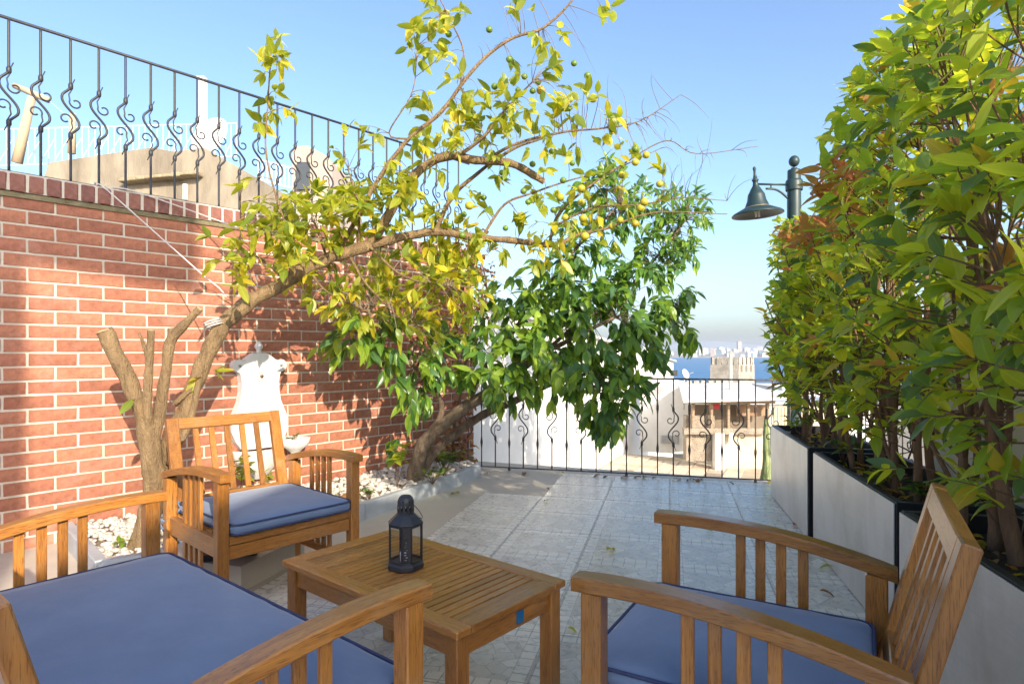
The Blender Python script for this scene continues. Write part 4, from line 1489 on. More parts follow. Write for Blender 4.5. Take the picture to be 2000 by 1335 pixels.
for (cx, cy, r, n, Y) in ((890, 500, 60, 190, 6.0), (935, 560, 50, 170, 6.0), (900, 620, 50, 150, 6.05), (850, 560, 55, 130, 5.9), (840, 650, 45, 70, 5.8), (930, 480, 40, 70, 6.0), (885, 690, 35, 40, 6.1), (885, 865, 32, 60, 6.15), (915, 880, 26, 45, 6.2), (905, 800, 25, 30, 6.15), (800, 560, 60, 40, 5.7)):
    for k in range(n // 4):
        a = rr.uniform(0, 6.283); q = r * math.sqrt(rr.random())
        tip = at(cx + q * math.cos(a), cy + q * math.sin(a), Y + rr.gauss(0, .08))
        base = nearest(stem, tip)
        if (base - tip).length > .4: base = tip + (base - tip).normalized() * .3
        path = twig_path(base, tip, .2, rr)
        tw.tube([p - vo for p in path], .0018, 4, cap=False)
        for j in range(4):
            p = path[6 - j] if j < 6 else path[0]
            d = Vector((rr.uniform(-1, 1), rr.uniform(-1, .6), rr.uniform(-1.2, .3)))
            leaves.append((Matrix.Translation(p) @ frame(d, up_normal(d, rr, 1)), rr.choices([0, 1, 2], [.5, .25, .25])[0], rr.randint(0, 2), rr.uniform(.7, 1.3)))
tag(tw.build('twigs', M_bark_hedge, vroot, True), kind='stuff')
place_leaves(vroot, leaves, dv_sp, 200)

# ------------------------------------------------------------------ hedge shrubs in the planters
he_mats = [leaf_mat('shrub_leaf_green', (.23, .34, .04), .5, .34), leaf_mat('shrub_leaf_lime', (.40, .47, .045), .54, .36), leaf_mat('shrub_leaf_deep', (.10, .18, .06), .34, .28),
           leaf_mat('shrub_leaf_red', (.36, .13, .06), .38, .4), leaf_mat('shrub_leaf_copper', (.36, .20, .07), .42, .4), leaf_mat('shrub_leaf_yellow', (.46, .33, .03), .45, .4)]
he_sp = Species('hedge', .108, .046, he_mats, [(.4, .3, 0, 1, 1), (.1, .2, .002, 1.05, 1), (.8, .35, 0, .95, 1), (-.25, .35, .001, .85, .9)])
slabels = ['tall bushy photinia hedge in the farthest planter with coppery red young leaves',
           'tall bushy photinia hedge in the middle planter with bare brown stems below',
           'tall bushy photinia hedge in the nearest planter at the right edge with thick dark trunks']


def hedge_top(i, t):
    if i == 0: return 2.12 + .10 * math.sin(t * 5)
    if i == 1: return 2.02 + .62 * min(1, max(0, (t - .25) / .5)) + .05 * math.sin(t * 9)
    return 2.5 + .06 * math.sin(t * 7)


for i, (P, L) in enumerate(P_A):
    root = thing('hedge_shrub', slabels[i], 'shrub', pl(i, L / 2, .23, PH - .07), 0, 'photinia hedge shrubs in the planters')
    ro = root.location
    rr = random.Random(60 + i)
    hs = []
    nst = (8, 9, 8)[i]
    for k in range(nst):
        t0 = L * (k + .5) / nst + rr.uniform(-.05, .05); n0 = rr.uniform(.12, .34)
        topz = hedge_top(i, t0) - rr.uniform(.1, .5)
        rad = rr.uniform(.012, .022) * (1.25 if i == 2 else 1)
        tt, nn = t0 + rr.uniform(-.18, .18), n0 + rr.uniform(-.12, .1)
        pts = [(pl(i, t0, n0, PH - .08), rad * 1.25)]
        for q in (.2, .45, .7, 1):
            pts.append((pl(i, t0 + (tt - t0) * q + rr.uniform(-.04, .04), n0 + (nn - n0) * q + rr.uniform(-.03, .03), PH - .08 + (topz - PH + .08) * q), rad * (1 - .75 * q)))
        hs += branch_obj(root, pts, M_bark_hedge, 'stem', .14, k + i * 10, 8)[4:]
        # side stems leaning out to the front
        for _ in range(3):
            z0 = PH + rr.uniform(0, .45); f = (z0 - PH) / (topz - PH)
            a = pl(i, t0 + (tt - t0) * f, n0 + (nn - n0) * f, z0)
            b = pl(i, t0 + rr.uniform(-.35, .35), rr.uniform(-.12, .35), z0 + rr.uniform(.5, 1.0))
            hs += branch_obj(root, [(a, rad * .55), (a.lerp(b, .5) + Vector((0, 0, -.05)), rad * .4), (b, rad * .22)], M_bark_hedge, 'side_stem', .1, k, 6)[3:]
    ntip = (450, 500, 430)[i]
    leaves = []; tw = MB()
    c = 0
    while c < ntip:
        t0 = rr.uniform(-.12 if i == 0 else -.06, L + .08)
        top = hedge_top(i, t0)
        z0 = PH + .05 + (top - PH - .05) * (rr.random() ** .72)
        lo_ok = (z0 - .66) / .42
        if rr.random() > min(1, max(.16, lo_ok)): continue
        u = (z0 - PH) / (top - PH)
        over = (.05 if i == 0 else .24) * math.sin(math.pi * min(1, u * 1.05)) ** .6 * (1.0 if u < .75 else max(.25, (1.1 - u) / .35))
        n0 = -over + (PDEP + .12 + over) * (rr.random() ** 1.5)
        if i == 0: n0 += max(0, .16 - .4 * max(0, z0 - .75))
        tip = pl(i, t0, n0, z0)
        px_, py_ = proj(tip)
        base = nearest(hs, tip - Vector((0, 0, .12)))
        if (base - tip).length > .45: base = tip + (base - tip).normalized() * .4
        path = twig_path(base, tip, -.1, rr)
        tw.tube([p - ro for p in path], [.004 * (1 - .6 * q / 6) for q in range(7)], 4, cap=False)
        m = rr.randint(5, 8)
        red = i < 2 and 1470 < px_ < 1730 and 320 < py_ < 470 and i < 2 and rr.random() < .62
        copper = rr.random() < .06
        for j in range(m):
            t = 1 - .34 * j / 7
            q = min(5, int(t * 6)); p = path[q].lerp(path[q + 1], t * 6 - q)
            d0 = (path[q + 1] - path[max(0, q - 1)]).normalized()
            s1 = d0.cross(Vector((0, 0, 1)))
            if s1.length < .1: s1 = Vector((1, 0, 0))
            s1.normalize()
            ang = j * 2.4 + rr.uniform(-.4, .4)
            side = s1 * math.cos(ang) + s1.cross(d0) * math.sin(ang)
            d = d0 * rr.uniform(.2, .7) + side * rr.uniform(.6, 1) + PN * -.25 + Vector((0, 0, rr.uniform(-.6, .35)))
            M = Matrix.Translation(p) @ frame(d, up_normal(d, rr, .7) - PN * .35)
            if red: ti = rr.choices([3, 4, 0], [.3, .5, .2])[0]
            elif copper: ti = rr.choice([4, 5, 5])
            else: ti = rr.choices([0, 1, 2, 5, 3], [.40, .36, .19, .05, .004])[0]
            leaves.append((M, ti, rr.randint(0, 3), rr.uniform(.65, 1.15)))
        c += 1
    tag(tw.build('twigs', M_bark_hedge, root, True), kind='stuff')
    place_leaves(root, leaves, he_sp)

# small leafy plants in the soil of the planters and in the bed
sm_mats = [leaf_mat('seedling_green', (.15, .24, .03), .4, .4), leaf_mat('seedling_lime', (.28, .34, .03), .45, .4), leaf_mat('seedling_deep', (.05, .10, .03), .3, .35)]
sm_sp = Species('small', .07, .034, sm_mats, [(.5, .25, 0, 1, 1), (.9, .3, 0, .9, 1.1)])


def small_plant(label, pos, n, h, spread, tints, sc=1.0, name='small_plant', group=None):
    r = thing(name, label, 'plant', pos, 0, group)
    m = MB(); lv = []
    rr = random.Random(int(pos[0] * 991) + int(pos[1] * 77))
    for k in range(max(2, n // 5)):
        b = Vector((rr.gauss(0, spread * .5), rr.gauss(0, spread * .5), h * rr.uniform(.6, 1)))
        path = [Vector((0, 0, 0)), b * .5 + Vector((0, 0, .02)), b]
        m.tube(path, [.003, .0024, .0015], 4)
        for j in range(5):
            p = path[1].lerp(path[2], 1 - j * .18)
            d = Vector((rr.uniform(-1, 1), rr.uniform(-1, 1), rr.uniform(-.2, .6)))
            lv.append((Matrix.Translation(Vector(pos) + p) @ frame(d, up_normal(d, rr, .4)), rr.choice(tints), rr.randint(0, 1), sc * rr.uniform(.6, 1.2)))
    tag(m.build('stems', M_bark_hedge, r, True), kind='stuff')
    place_leaves(r, lv, sm_sp)


for i, (P, L) in enumerate(P_A):
    par_ = [o for o in bpy.data.objects if o.name.startswith('planter') and o.get('label') == plabels[i]][0]
    lm_ = MB(); me, vs, fs = leaf_mesh('litter', .07, .032, he_mats[4], .9, .5)
    for k in range(70):
        p = pl(i, rnd.uniform(.06, L - .06), rnd.uniform(.06, PDEP - .06), PH - .07 + rnd.uniform(.012, .035)) - par_.location
        M = Matrix.Translation(p) @ Matrix.Rotation(rnd.uniform(0, 6.3), 4, 'Z') @ Matrix.Rotation(rnd.uniform(-.5, .5), 4, 'X') @ Matrix.Scale(rnd.uniform(.6, 1.2), 4)
        lm_.add([M @ Vector(v) for v in vs], fs, rnd.choice([0, 0, 1, 2]))
    tag(lm_.build('leaf_litter', [he_mats[4], he_mats[5], M_bark_hedge], par_, True, fix=False), kind='stuff')
small_plant('bright green seedling clump at the front of the farthest planter', pl(0, .45, .14, PH - .06), 40, .22, .14, [0, 1])
small_plant('green seedling at the far corner of the middle planter', pl(1, .14, .13, PH - .06), 30, .17, .12, [0, 1, 2])
small_plant('low green groundcover plant at the front of the middle planter', pl(1, .80, .16, PH - .06), 40, .12, .16, [0, 1, 2], 1.1)
small_plant('low leafy groundcover plant near the end of the middle planter', pl(1, 1.08, .2, PH - .06), 30, .11, .13, [0, 2], 1.1)
small_plant('bright yellow green seedling in the nearest planter', pl(2, .30, .25, PH - .06), 30, .32, .15, [1, 1, 0], 1.1)
small_plant('little green weed among the pebbles beside the lemon tree trunk', gnd(228, 1075, .09), 14, .05, .05, [1, 0], .7)
small_plant('grey green succulent clump spilling over the kerb behind the armchair', gnd(722, 978, .1), 46, .10, .10, [0, 2], .6)
small_plant('leafy green plant at the foot of the orange tree trunk', gnd(845, 945, .1), 40, .14, .16, [2, 0], .9)
small_plant('dark green ivy clump beside the orange tree trunk', gnd(868, 925, .1), 60, .22, .2, [2, 2, 0], 1.2)
small_plant('broad leaved green plant behind the armchair back in front of the fountain', gnd(468, 985, .1), 26, .36, .12, [0, 1], 1.6)
small_plant('yellow green weed in front of the fountain beside the armchair', gnd(525, 975, .1), 26, .22, .08, [1, 0], .8)
small_plant('broad bright green leaves sprouting on the left of the orange tree trunk', gnd(775, 952, .1), 16, .34, .10, [0, 1], 1.8)

# ------------------------------------------------------------------ white marble wall fountain
fo0 = (500 / 1560.0) * 3.65 / .752
fpos = WALL0 + WD * fo0
fount = thing('wall_fountain', 'white marble wall fountain with a carved crest fixed to the brick wall', 'fountain', fpos)


def wp(x, z, n=0.0):
    return WD * x + WN * n + Vector((0, 0, z))


hs_ = [(.145, .44), (.19, .50), (.225, .58), (.225, .66), (.195, .725), (.165, .80), (.150, .88), (.148, .95), (.155, 1.00), (.165, 1.025)]
prof = []
for x, z in hs_: prof.append((x, z))
for k in range(9):                       # right ear lobe
    a = R(-70 + 200 * k / 8); prof.append((.165 + .048 * math.cos(a), 1.075 + .048 * math.sin(a)))
prof += [(.115, 1.125), (.06, 1.165), (.035, 1.172)]
outl = prof + [(-x, z) for x, z in prof[::-1]]
mb = MB(); mb.prism([wp(x, z, .010) for x, z in outl], None, WN * .07); mb.build('back_slab', M_marble, fount)
MB().lathe([(.012, 1.168), (.022, 1.18), (.016, 1.192), (.030, 1.212), (.032, 1.228), (.020, 1.248), (.0, 1.268)], 16, WN * .045).build('finial', M_marble, fount, True)
MN = Matrix((WD, Vector((0, 0, 1)), WN)).transposed()
mb = MB()
mb.lathe([(0, .0), (.040, 0), (.044, .006), (.040, .014), (.028, .014), (.026, .008), (.012, .010)], 20, wp(0, .995, .078), MN)
mb.build('spout_rosette', M_marble, fount, True)
MB().lathe([(.010, .0), (.012, .02), (.0, .021)], 12, wp(0, .995, .082), MN).build('spout', plain('bronze', (.25, .13, .06), None, 30, .5, .6, 0), fount, True)
for sx in (-1, 1):
    MB().lathe([(.011, 0), (.011, .006), (.0, .007)], 12, wp(sx * .165, 1.075, .079), MN).build('boss', plain('grey_boss', (.25, .27, .24), None, 30, .6, 0, 0), fount, True)
# half-round basin with a fluted lower part
mb = MB(); vs = []; fs = []
pr = [(.06, .20), (.10, .24), (.15, .30), (.185, .38), (.20, .42), (.205, .435), (.19, .435), (.16, .40), (.10, .35), (.0, .34)]
nn = 20
for r_, z in pr:
    for k in range(nn + 1):
        a = math.pi * k / nn
        fl2 = 1 + (.035 * abs(math.sin(a * 6)) if z < .44 else 0)
        vs.append(wp(r_ * fl2 * math.cos(a), z, .012 + r_ * fl2 * .75 * math.sin(a)))
for j in range(len(pr) - 1):
    for k in range(nn):
        q = j * (nn + 1) + k
        fs.append((q, q + 1, q + nn + 2, q + nn + 1))
mb.add(vs, fs); mb.build('basin', M_marble, fount, True)
bowl_p = WALL0 + WD * (fo0 + .26) + WN * .12
bowl = thing('planter_bowl', 'white bowl of succulents fixed beside the fountain', 'bowl', (bowl_p.x, bowl_p.y, .075))
MB().lathe([(.05, 0), (.045, .02), (.03, .06), (.03, .30), (.06, .33), (.10, .36), (.12, .42), (.11, .42), (.09, .38), (0, .37)], 18).build('bowl', M_marble, bowl, True)
small_plant('small green succulent growing in the white bowl', (bowl_p.x, bowl_p.y, .46), 24, .06, .07, [0, 2, 1], .5)

# ------------------------------------------------------------------ ropes tying the tree to the railing
def rope(label, pts, r=.0045):
    q, r_ = smooth_path([(p, r) for p in pts], .05)
    o = MB().tube(q, r, 6).build('rope', M_rope, None, True)
    tag(o, label, 'rope')


wtop = WALL0 + WD * ((195 / 1865.0) * 3.65 / .752) + Vector((0, 0, 2.27))
rope('white rope running from the wall railing down to a knot on the lemon tree limb', [wtop - WN * .085, wtop + WN * .035 + Vector((0, 0, -.01)), at(330, 478, 4.0), at(400, 540, 3.86), at(428, 562, 3.82), at(442, 580, 3.80)])
wtop2 = WALL0 + WD * ((205 / 1855.0) * 3.65 / .752) + Vector((0, 0, 2.27))
rope('white rope slanting over the coping from the wall railing to the lemon tree leaves', [wtop2 - WN * .085, wtop2 + WN * .03 + WD * .12 + Vector((0, 0, -.005)), at(350, 403, 4.32), at(410, 425, 4.35), at(470, 446, 4.3)])
mb = MB()
for k in range(3):
    c = at(414 + k * 3, 628 + k * 4, 3.73)
    q = []
    for j in range(13):
        a = 2 * math.pi * j / 12
        q.append(c + Vector((.047 * math.cos(a), .045 * math.sin(a), .018 * math.cos(a))))
    mb.tube(q, .005, 5)
tag(mb.build('rope_knot', M_rope, None, True), 'white rope knot wound round the lemon tree limb', 'rope')

# ------------------------------------------------------------------ fallen leaves
fmats = {'yellow': leaf_mat('fallen_yellow', (.50, .42, .05), .3, .5), 'green': leaf_mat('fallen_green', (.30, .36, .06), .3, .5), 'brown': leaf_mat('fallen_brown', (.24, .13, .05), .2, .7),
         'red': leaf_mat('fallen_red', (.42, .07, .035), .3, .5), 'dark': leaf_mat('fallen_dark', (.07, .06, .05), .1, .8)}
fme = {k: leaf_mesh('fallen_leaf', .1, .046, m, .9, .4, 5, .002)[0] for k, m in fmats.items()}
fallen = [(1185, 1077, 'yellow', 1.0, 'yellow leaf lying on the tiles in the middle of the terrace'), (897, 966, 'green', 1.25, 'pale green leaf lying at the end of the bed kerb'),
          (1550, 1028, 'red', .9, 'red leaf lying on the tiles beside the planters'), (1600, 1157, 'brown', .75, 'dry brown leaf curled on the tiles behind the right armchair'),
          (1377, 1037, 'green', .6, 'small pale leaf seen on the tiles under the right armchair arm'), (1070, 980, 'green', .6, 'small green leaf on the tiles left of the terrace centre'),
          (1067, 955, 'brown', .5, 'tiny brown leaf on a tile joint near the railing'), (1530, 985, 'brown', .9, 'brown leaf at the foot of the farthest planter'),
          (1512, 970, 'green', .9, 'greenish leaf under the front of the farthest planter'), (1627, 1110, 'green', .8, 'yellow green leaf by the foot of the middle planter'),
          (1108, 1230, 'yellow', .5, 'pale orange leaf on the tiles beside the coffee table'), (947, 926, 'dark', .7, 'dark curled leaf on the tiles near the bed end'),
          (902, 921, 'brown', .9, 'brown curled leaf at the end of the bed by the railing')]
for x, y, c, s_, lab in fallen:
    p = gnd(x, y, .004)
    o = link('fallen_leaf', fme[c], None, Matrix.Translation(p + Vector((0, 0, .012))) @ Matrix.Rotation(rnd.uniform(0, 6.3), 4, 'Z') @ Matrix.Rotation(R(10), 4, 'X') @ Matrix.Scale(s_, 4))
    tag(o, lab, 'leaf', 'fallen leaves on the terrace')
for k in range(22):
    x = .30 + rnd.random() * 2.6
    p = D2 * (-1.75 + x) + D1 * (RAIL_D1 - .02 - rnd.random() * .12)
    o = link('fallen_leaf', fme[rnd.choice(['brown', 'brown', 'green', 'yellow', 'dark'])], None, Matrix.Translation((p.x, p.y, .012)) @ Matrix.Rotation(rnd.uniform(0, 6.3), 4, 'Z') @ Matrix.Rotation(R(8), 4, 'X') @ Matrix.Scale(rnd.uniform(.6, 1.1), 4))
    tag(o, 'dry leaf swept along the foot of the terrace railing', 'leaf', 'dry leaves under the railing')

for k in range(16):
    while True:
        x, y = rnd.uniform(-2.6, -.4), rnd.uniform(3.4, 5.9)
        if inside((x, y), bed): break
    o = link('fallen_leaf', fme[rnd.choice(['brown', 'yellow', 'green', 'brown'])], None, Matrix.Translation((x, y, .122)) @ Matrix.Rotation(rnd.uniform(0, 6.3), 4, 'Z') @ Matrix.Rotation(rnd.uniform(-.3, .3), 4, 'X') @ Matrix.Scale(rnd.uniform(.6, 1.1), 4))
    tag(o, 'fallen leaf lying on the white pebbles of the planting bed', 'leaf', 'fallen leaves on the pebbles')

# ------------------------------------------------------------------ street lamp beyond the railing
LY = 6.35
lp = at(1551, 360, LY)
lamp = thing('street_lamp', 'green street lamp with a bell shade on a bracket rising behind the hedge', 'street lamp', (lp.x, lp.y, -9))
lz = lambda y: EYE - (y - HY) * LY / FPX + 9


def lx(x): return (x - 1551) * LY / FPX


mb = MB()
mb.lathe([(.10, 0), (.10, .6), (.075, .8), (.068, lz(400)), (.064, lz(332) - .01), (.060, lz(332)), (.030, lz(331)), (.03, lz(328))], 20)
mb.build('pole', M_lampgreen, lamp, True)
mb = MB(); mb.ball((0, 0, lz(315)), .053, 16, 12, (1, 1, 1.1)); mb.build('ball_finial', M_lampgreen, lamp, True)
mb = MB()
mb.lathe([(.082, lz(372)), (.084, lz(366)), (.084, lz(356)), (.078, lz(352)), (.068, lz(351))], 20); mb.build('collar', M_lampgreen, lamp, True)
mb = MB()
mb.tube([(lx(1478), -.02, lz(360.5)), (lx(1545), 0, lz(361))], .011, 8); mb.build('bracket_arm', M_lampgreen, lamp, True)
q, r_ = smooth_path([(Vector((lx(1495), -.01, lz(369))), .011), (Vector((lx(1512), -.01, lz(370))), .012), (Vector((lx(1526), 0, lz(376))), .012), (Vector((lx(1540), 0, lz(388))), .013)], .02)
mb = MB(); mb.tube(q, r_, 8); mb.tube([(lx(1505), -.01, lz(362)), (lx(1505), -.01, lz(369))], .008, 6); mb.build('bracket_brace', M_lampgreen, lamp, True)
sh = [(.0, lz(326)), (.014, lz(328)), (.018, lz(332)), (.012, lz(334)), (.014, lz(342)), (.022, lz(350)), (.034, lz(352)), (.034, lz(354)), (.024, lz(356)), (.030, lz(364)), (.050, lz(370)), (.072, lz(378)), (.080, lz(380)), (.084, lz(383)), (.092, lz(392)), (.120, lz(405)), (.128, lz(408))]
sc0 = Vector((lx(1474), -.02, 0))
tilt = Matrix.Rotation(R(-4), 3, 'Y')
zc = lz(360)
def tl_(prof): return [(r_, z - zc) for r_, z in prof]
cc = sc0 + Vector((0, 0, zc))
MB().lathe(tl_(sh), 28, cc, tilt).build('shade_cap', M_lampgreen, lamp, True)
MB().lathe(tl_([(.128, lz(406)), (.235, lz(416)), (.252, lz(419)), (.252, lz(421)), (.233, lz(419)), (.126, lz(409.5)), (.10, lz(409))]), 32, cc, tilt).build('shade_brim', M_lampgreen, lamp, True)
MB().lathe(tl_([(.129, lz(405.5)), (.134, lz(407)), (.129, lz(408.5))]), 28, cc, tilt).build('shade_ring', plain('brass_ring', (.55, .40, .20), None, 30, .4, .5, 0), lamp, True)
mb = MB()
for dx in (-.016, .016):
    mb.tube([cc + tilt @ Vector((dx, 0, lz(404) - zc)), cc + tilt @ Vector((dx, 0, lz(424) - zc))], .011, 8)
mb.build('bulb_tube', plain('bulb_white', (.75, .72, .6), None, 10, .4, 0, 0), lamp, True)

# ------------------------------------------------------------------ neighbours beyond the terrace
# long white wall receding to the right
wh0 = Vector((-.60, 6.75, 0)); whd = Vector((.423, .906, 0)).normalized(); whn = Vector((whd.y, -whd.x, 0))
Lw = 12.6
white = thing('white_house', 'white rendered neighbouring house with a sloping gable beyond the terrace railing', 'house', (wh0.x, wh0.y, -9))


def whp(s_, z, n=0.0): return whd * s_ + whn * n + Vector((0, 0, z + 9))


mb = MB(); mb.prism([whp(0, -9), whp(Lw, -9), whp(Lw, .83), whp(0, 1.75)], None, -whn * 4); mb.build('wall', M_white, white)
mb = MB()
mb.prism([whp(-.05, 1.752, .08), whp(Lw + .08, .832, .08), whp(Lw + .08, .88, .08), whp(-.05, 1.80, .08)], None, -whn * 4.2); mb.build('roof_edge', plain('grey_roof_edge', (.5, .49, .47), None, 6, .8, 0, .1), white)
mb = MB(); mb.tube([whp(Lw - 1.2, .40, .03), whp(Lw - .4, .42, .03)], .03, 6); mb.build('wall_pipe', M_kerb, white)
MB().box(whp(Lw - .35, .52, .06), (.2, .2, .16)).build('wall_lamp', M_black, white)
mb = MB(); mb.bar(whp(1.5, -.55, .05), whp(1.5, -1.9, .05), .05, .05); mb.bar(whp(.9, -.42, .05), whp(1.9, -.58, .05), .05, .05); mb.build('cable_pipe', M_kerb, white)
# courtyard behind the shed
ct = at(1250, 880, 13.4); cp0 = Vector((ct.x, ct.y, 0)); cpd = Vector((.906, -.423, 0)).normalized()
yard = thing('courtyard_wall', 'white rendered courtyard wall with a shaded lower part behind the shed', 'wall', (cp0.x, cp0.y, -1.0))
mb = MB(); mb.prism([Vector((0, 0, 0)), cpd * 1.75, cpd * 1.75 + Vector((0, 0, 1.25)), Vector((0, 0, 1.75))], None, (.18, .36, 0)); mb.build('wall_body', M_white, yard)
mb = MB()
mb.box((.55, -.32, .30), (.35, .12, .16)); mb.build('air_unit', plain('grey_unit', (.45, .46, .46), None, 10, .6, 0, 0), yard)
# tiled roof terrace below
rt = thing('tiled_roof', 'sunlit flat beige tiled roof below the terrace railing', 'roof', (1.9, 9.5, -1.0))
mb = MB(); q = [whp(2.5, -1.0, .012) + Vector((wh0.x, wh0.y, -9)) - rt.location, whp(7.0, -1.0, .012) + Vector((wh0.x, wh0.y, -9)) - rt.location]
a = q[0]; b = q[1]; w2 = Vector((.906, -.423, 0))
mb.prism([(a.x, a.y, 0), (b.x, b.y, 0), (b.x + w2.x * 4.2, b.y + w2.y * 4.2, 0), (a.x + w2.x * 4.6, a.y + w2.y * 4.6, 0)], None, (0, 0, -.3))
mb.build('slab', plain('beige_roof_base', (.50, .42, .31), (.36, .29, .20), 4, .9, 0, .3, .01), rt)
tme = [MB().box((0, 0, 0), (.285, .285, .012), None, .003).mesh('roof_tile', m) for m in
       (plain('roof_tile_cream', (.66, .56, .43), None, 9, .85, 0, .3), plain('roof_tile_sand', (.58, .47, .34), None, 9, .85, 0, .3), plain('roof_tile_stained', (.30, .25, .19), None, 9, .9, 0, .3))]
rot = Matrix.Rotation(math.atan2(whd.y, whd.x), 4, 'Z')
cntt = 0
for i in range(14):
    for j in range(12):
        p = a + whd * (.2 + i * .3) + w2 * (.2 + j * .3)
        wpt = p + rt.location; X_, Y_ = proj(wpt)
        if not (1150 < X_ < 1440 and Y_ < 960): continue
        if rnd.random() < .04: continue
        link('roof_tile', tme[rnd.choices([0, 1, 2], [.55, .33, .12])[0]], rt, Matrix.Translation((p.x, p.y, .006 + rnd.uniform(0, .004))) @ rot)
# shed
SY = 11.3
M_rust = plain('rusty_sheet', (.42, .27, .17), (.25, .15, .09), 5, .85, 0, .4, .01)
M_oldwall = plain('old_plaster', (.62, .54, .42), (.38, .32, .24), 2.4, .9, 0, .5, .02)
M_stone = plain('rough_stone', (.45, .38, .30), (.24, .20, .16), 7, .95, 0, 1, .04)
M_timber = plain('grey_timber', (.36, .27, .19), (.2, .15, .11), 6, .85, 0, .4, .01, (1, 1, 6))
s0_ = at(1340, 915, SY)
shed = thing('shed', 'ramshackle shed with a pale flat roof, beams and plastered lower wall below the railing', 'shed', (s0_.x, SY, -1.0))
so = shed.location


def sp_(x, y, dy=0.0):
    p = at(x, y, SY + dy)
    # keep the shed square to the viewer but real in depth
    return Vector((p.x - so.x, dy, p.z - so.z))


def slab(name, m, x0, y0, x1, y1, dy, dep):
    a_, b_ = sp_(x0, y0, dy), sp_(x1, y1, dy)
    MB().box(((a_.x + b_.x) / 2, dy + dep / 2, (a_.z + b_.z) / 2), (abs(b_.x - a_.x), dep, abs(b_.z - a_.z)), None, .004).build(name, m, shed)


mb = MB(); a1, a2 = sp_(1335, 783), sp_(1522, 778)
mb.prism([(a1.x - .1, -.35, a1.z), (a2.x, -.35, a2.z), (a2.x + .2, 2.2, a2.z + .13), (a1.x + .5, 2.2, a1.z + .15)], None, (0, 0, .05)); mb.build('roof', plain('pale_roof_sheet', (.74, .72, .69), (.60, .58, .55), 3, .8, 0, .3, .01), shed)
slab('plaster_wall', M_oldwall, 1416, 838, 1500, 960, .12, .2)
slab('stone_wall', M_stone, 1340, 812, 1396, 900, .14, .2)
slab('stone_ledge', M_stone, 1336, 836, 1500, 848, -.02, .12)
slab('column', M_white, 1397, 846, 1415, 965, -.06, .17)
slab('door_panel', M_rust, 1440, 790, 1496, 812, .2, .05)
slab('red_cloth', plain('red_cloth', (.55, .05, .07), None, 10, .8, 0, 0), 1386, 786, 1406, 798, .1, .05)
slab('shade_back', plain('shed_inside_shade', (.24, .19, .14), None, 4, .9, 0, 0), 1345, 790, 1500, 838, .5, .05)  # brown sheet, its colour stands for the shade inside the shed
for x in (1352, 1388, 1421, 1460, 1498):
    slab('post', M_timber, x, 782, x + 5, 840, .0, .08)
slab('beam', M_timber, 1335, 782, 1515, 788, -.1, .08)
slab('gas_meter', M_white, 1425, 845, 1434, 862, -.03, .05)
for k in range(10):
    slab('fence_plank', plain('pale_plank', (.58, .50, .36), (.45, .38, .27), 8, .9, 0, .3, .01) if k == 0 else bpy.data.materials['pale_plank'], 1512 + k * 7, 795, 1518 + k * 7, 850, .3, .04)
pp_ = at(1427, 780, 12.2)
mb = MB(); z0 = 0; mb.tube([(0, 0, -1.0), (0, 0, at(1427, 690, 12.2).z - pp_.z)], .036, 12); mb.lathe([(.05, .92), (.07, .925), (.02, .96), (0, .965)], 12)
fp = mb.build('flue_pipe', plain('grey_green_pipe', (.44, .47, .43), None, 8, .5, .2, 0))
fp.location = pp_
tag(fp, 'tall grey green flue pipe standing in front of the stone tower', 'pipe')
dp = at(1420, 628 + 118, 11.8)
dish = thing('satellite_dish', 'small white satellite dish on the roof edge beside the white house', 'satellite dish', at(1337, 742, 12.5))
MB().lathe([(0, .0), (.055, .007), (.10, .028), (.097, .034), (.05, .014), (0, .006)], 20, (0, 0, .12), Vector((.5, -.6, .35)).to_track_quat('Z', 'Y').to_matrix()).build('reflector', M_white, dish, True)
MB().tube([(0, .05, -.6), (0, .02, .1)], .015, 6).build('mast', M_kerb, dish)
MB().tube([(0, 0, .1), (.14, -.12, .16)], .008, 6).build('feed_arm', M_kerb, dish)
# green folded sheet by the railing end
mb = MB(); gp_ = at(1497, 940, 6.05)
vs = []; fs = []
for k in range(9):
    for j in range(7):
        a = 2 * math.pi * j / 6
        r_ = (.02 + .035 * (k / 8)) * (1 + .25 * math.sin(j * 2.1 + k))
        vs.append((r_ * math.cos(a), r_ * math.sin(a), .62 - .62 * k / 8))
for k in range(8):
    for j in range(6):
        q = k * 7 + j
        fs.append((q, q + 1, q + 8, q + 7))
par = thing('folded_parasol', 'folded pale green parasol standing outside the railing next to the far planter', 'parasol', (gp_.x, gp_.y, -.1))
mb.add(vs, fs); mb.build('canopy', plain('faded_green_cloth', (.36, .42, .18), (.24, .30, .12), 9, .85, 0, .5, .01), par, True)
MB().tube([(0, 0, -.8), (0, 0, .72)], .012, 8).build('pole', M_black, par)
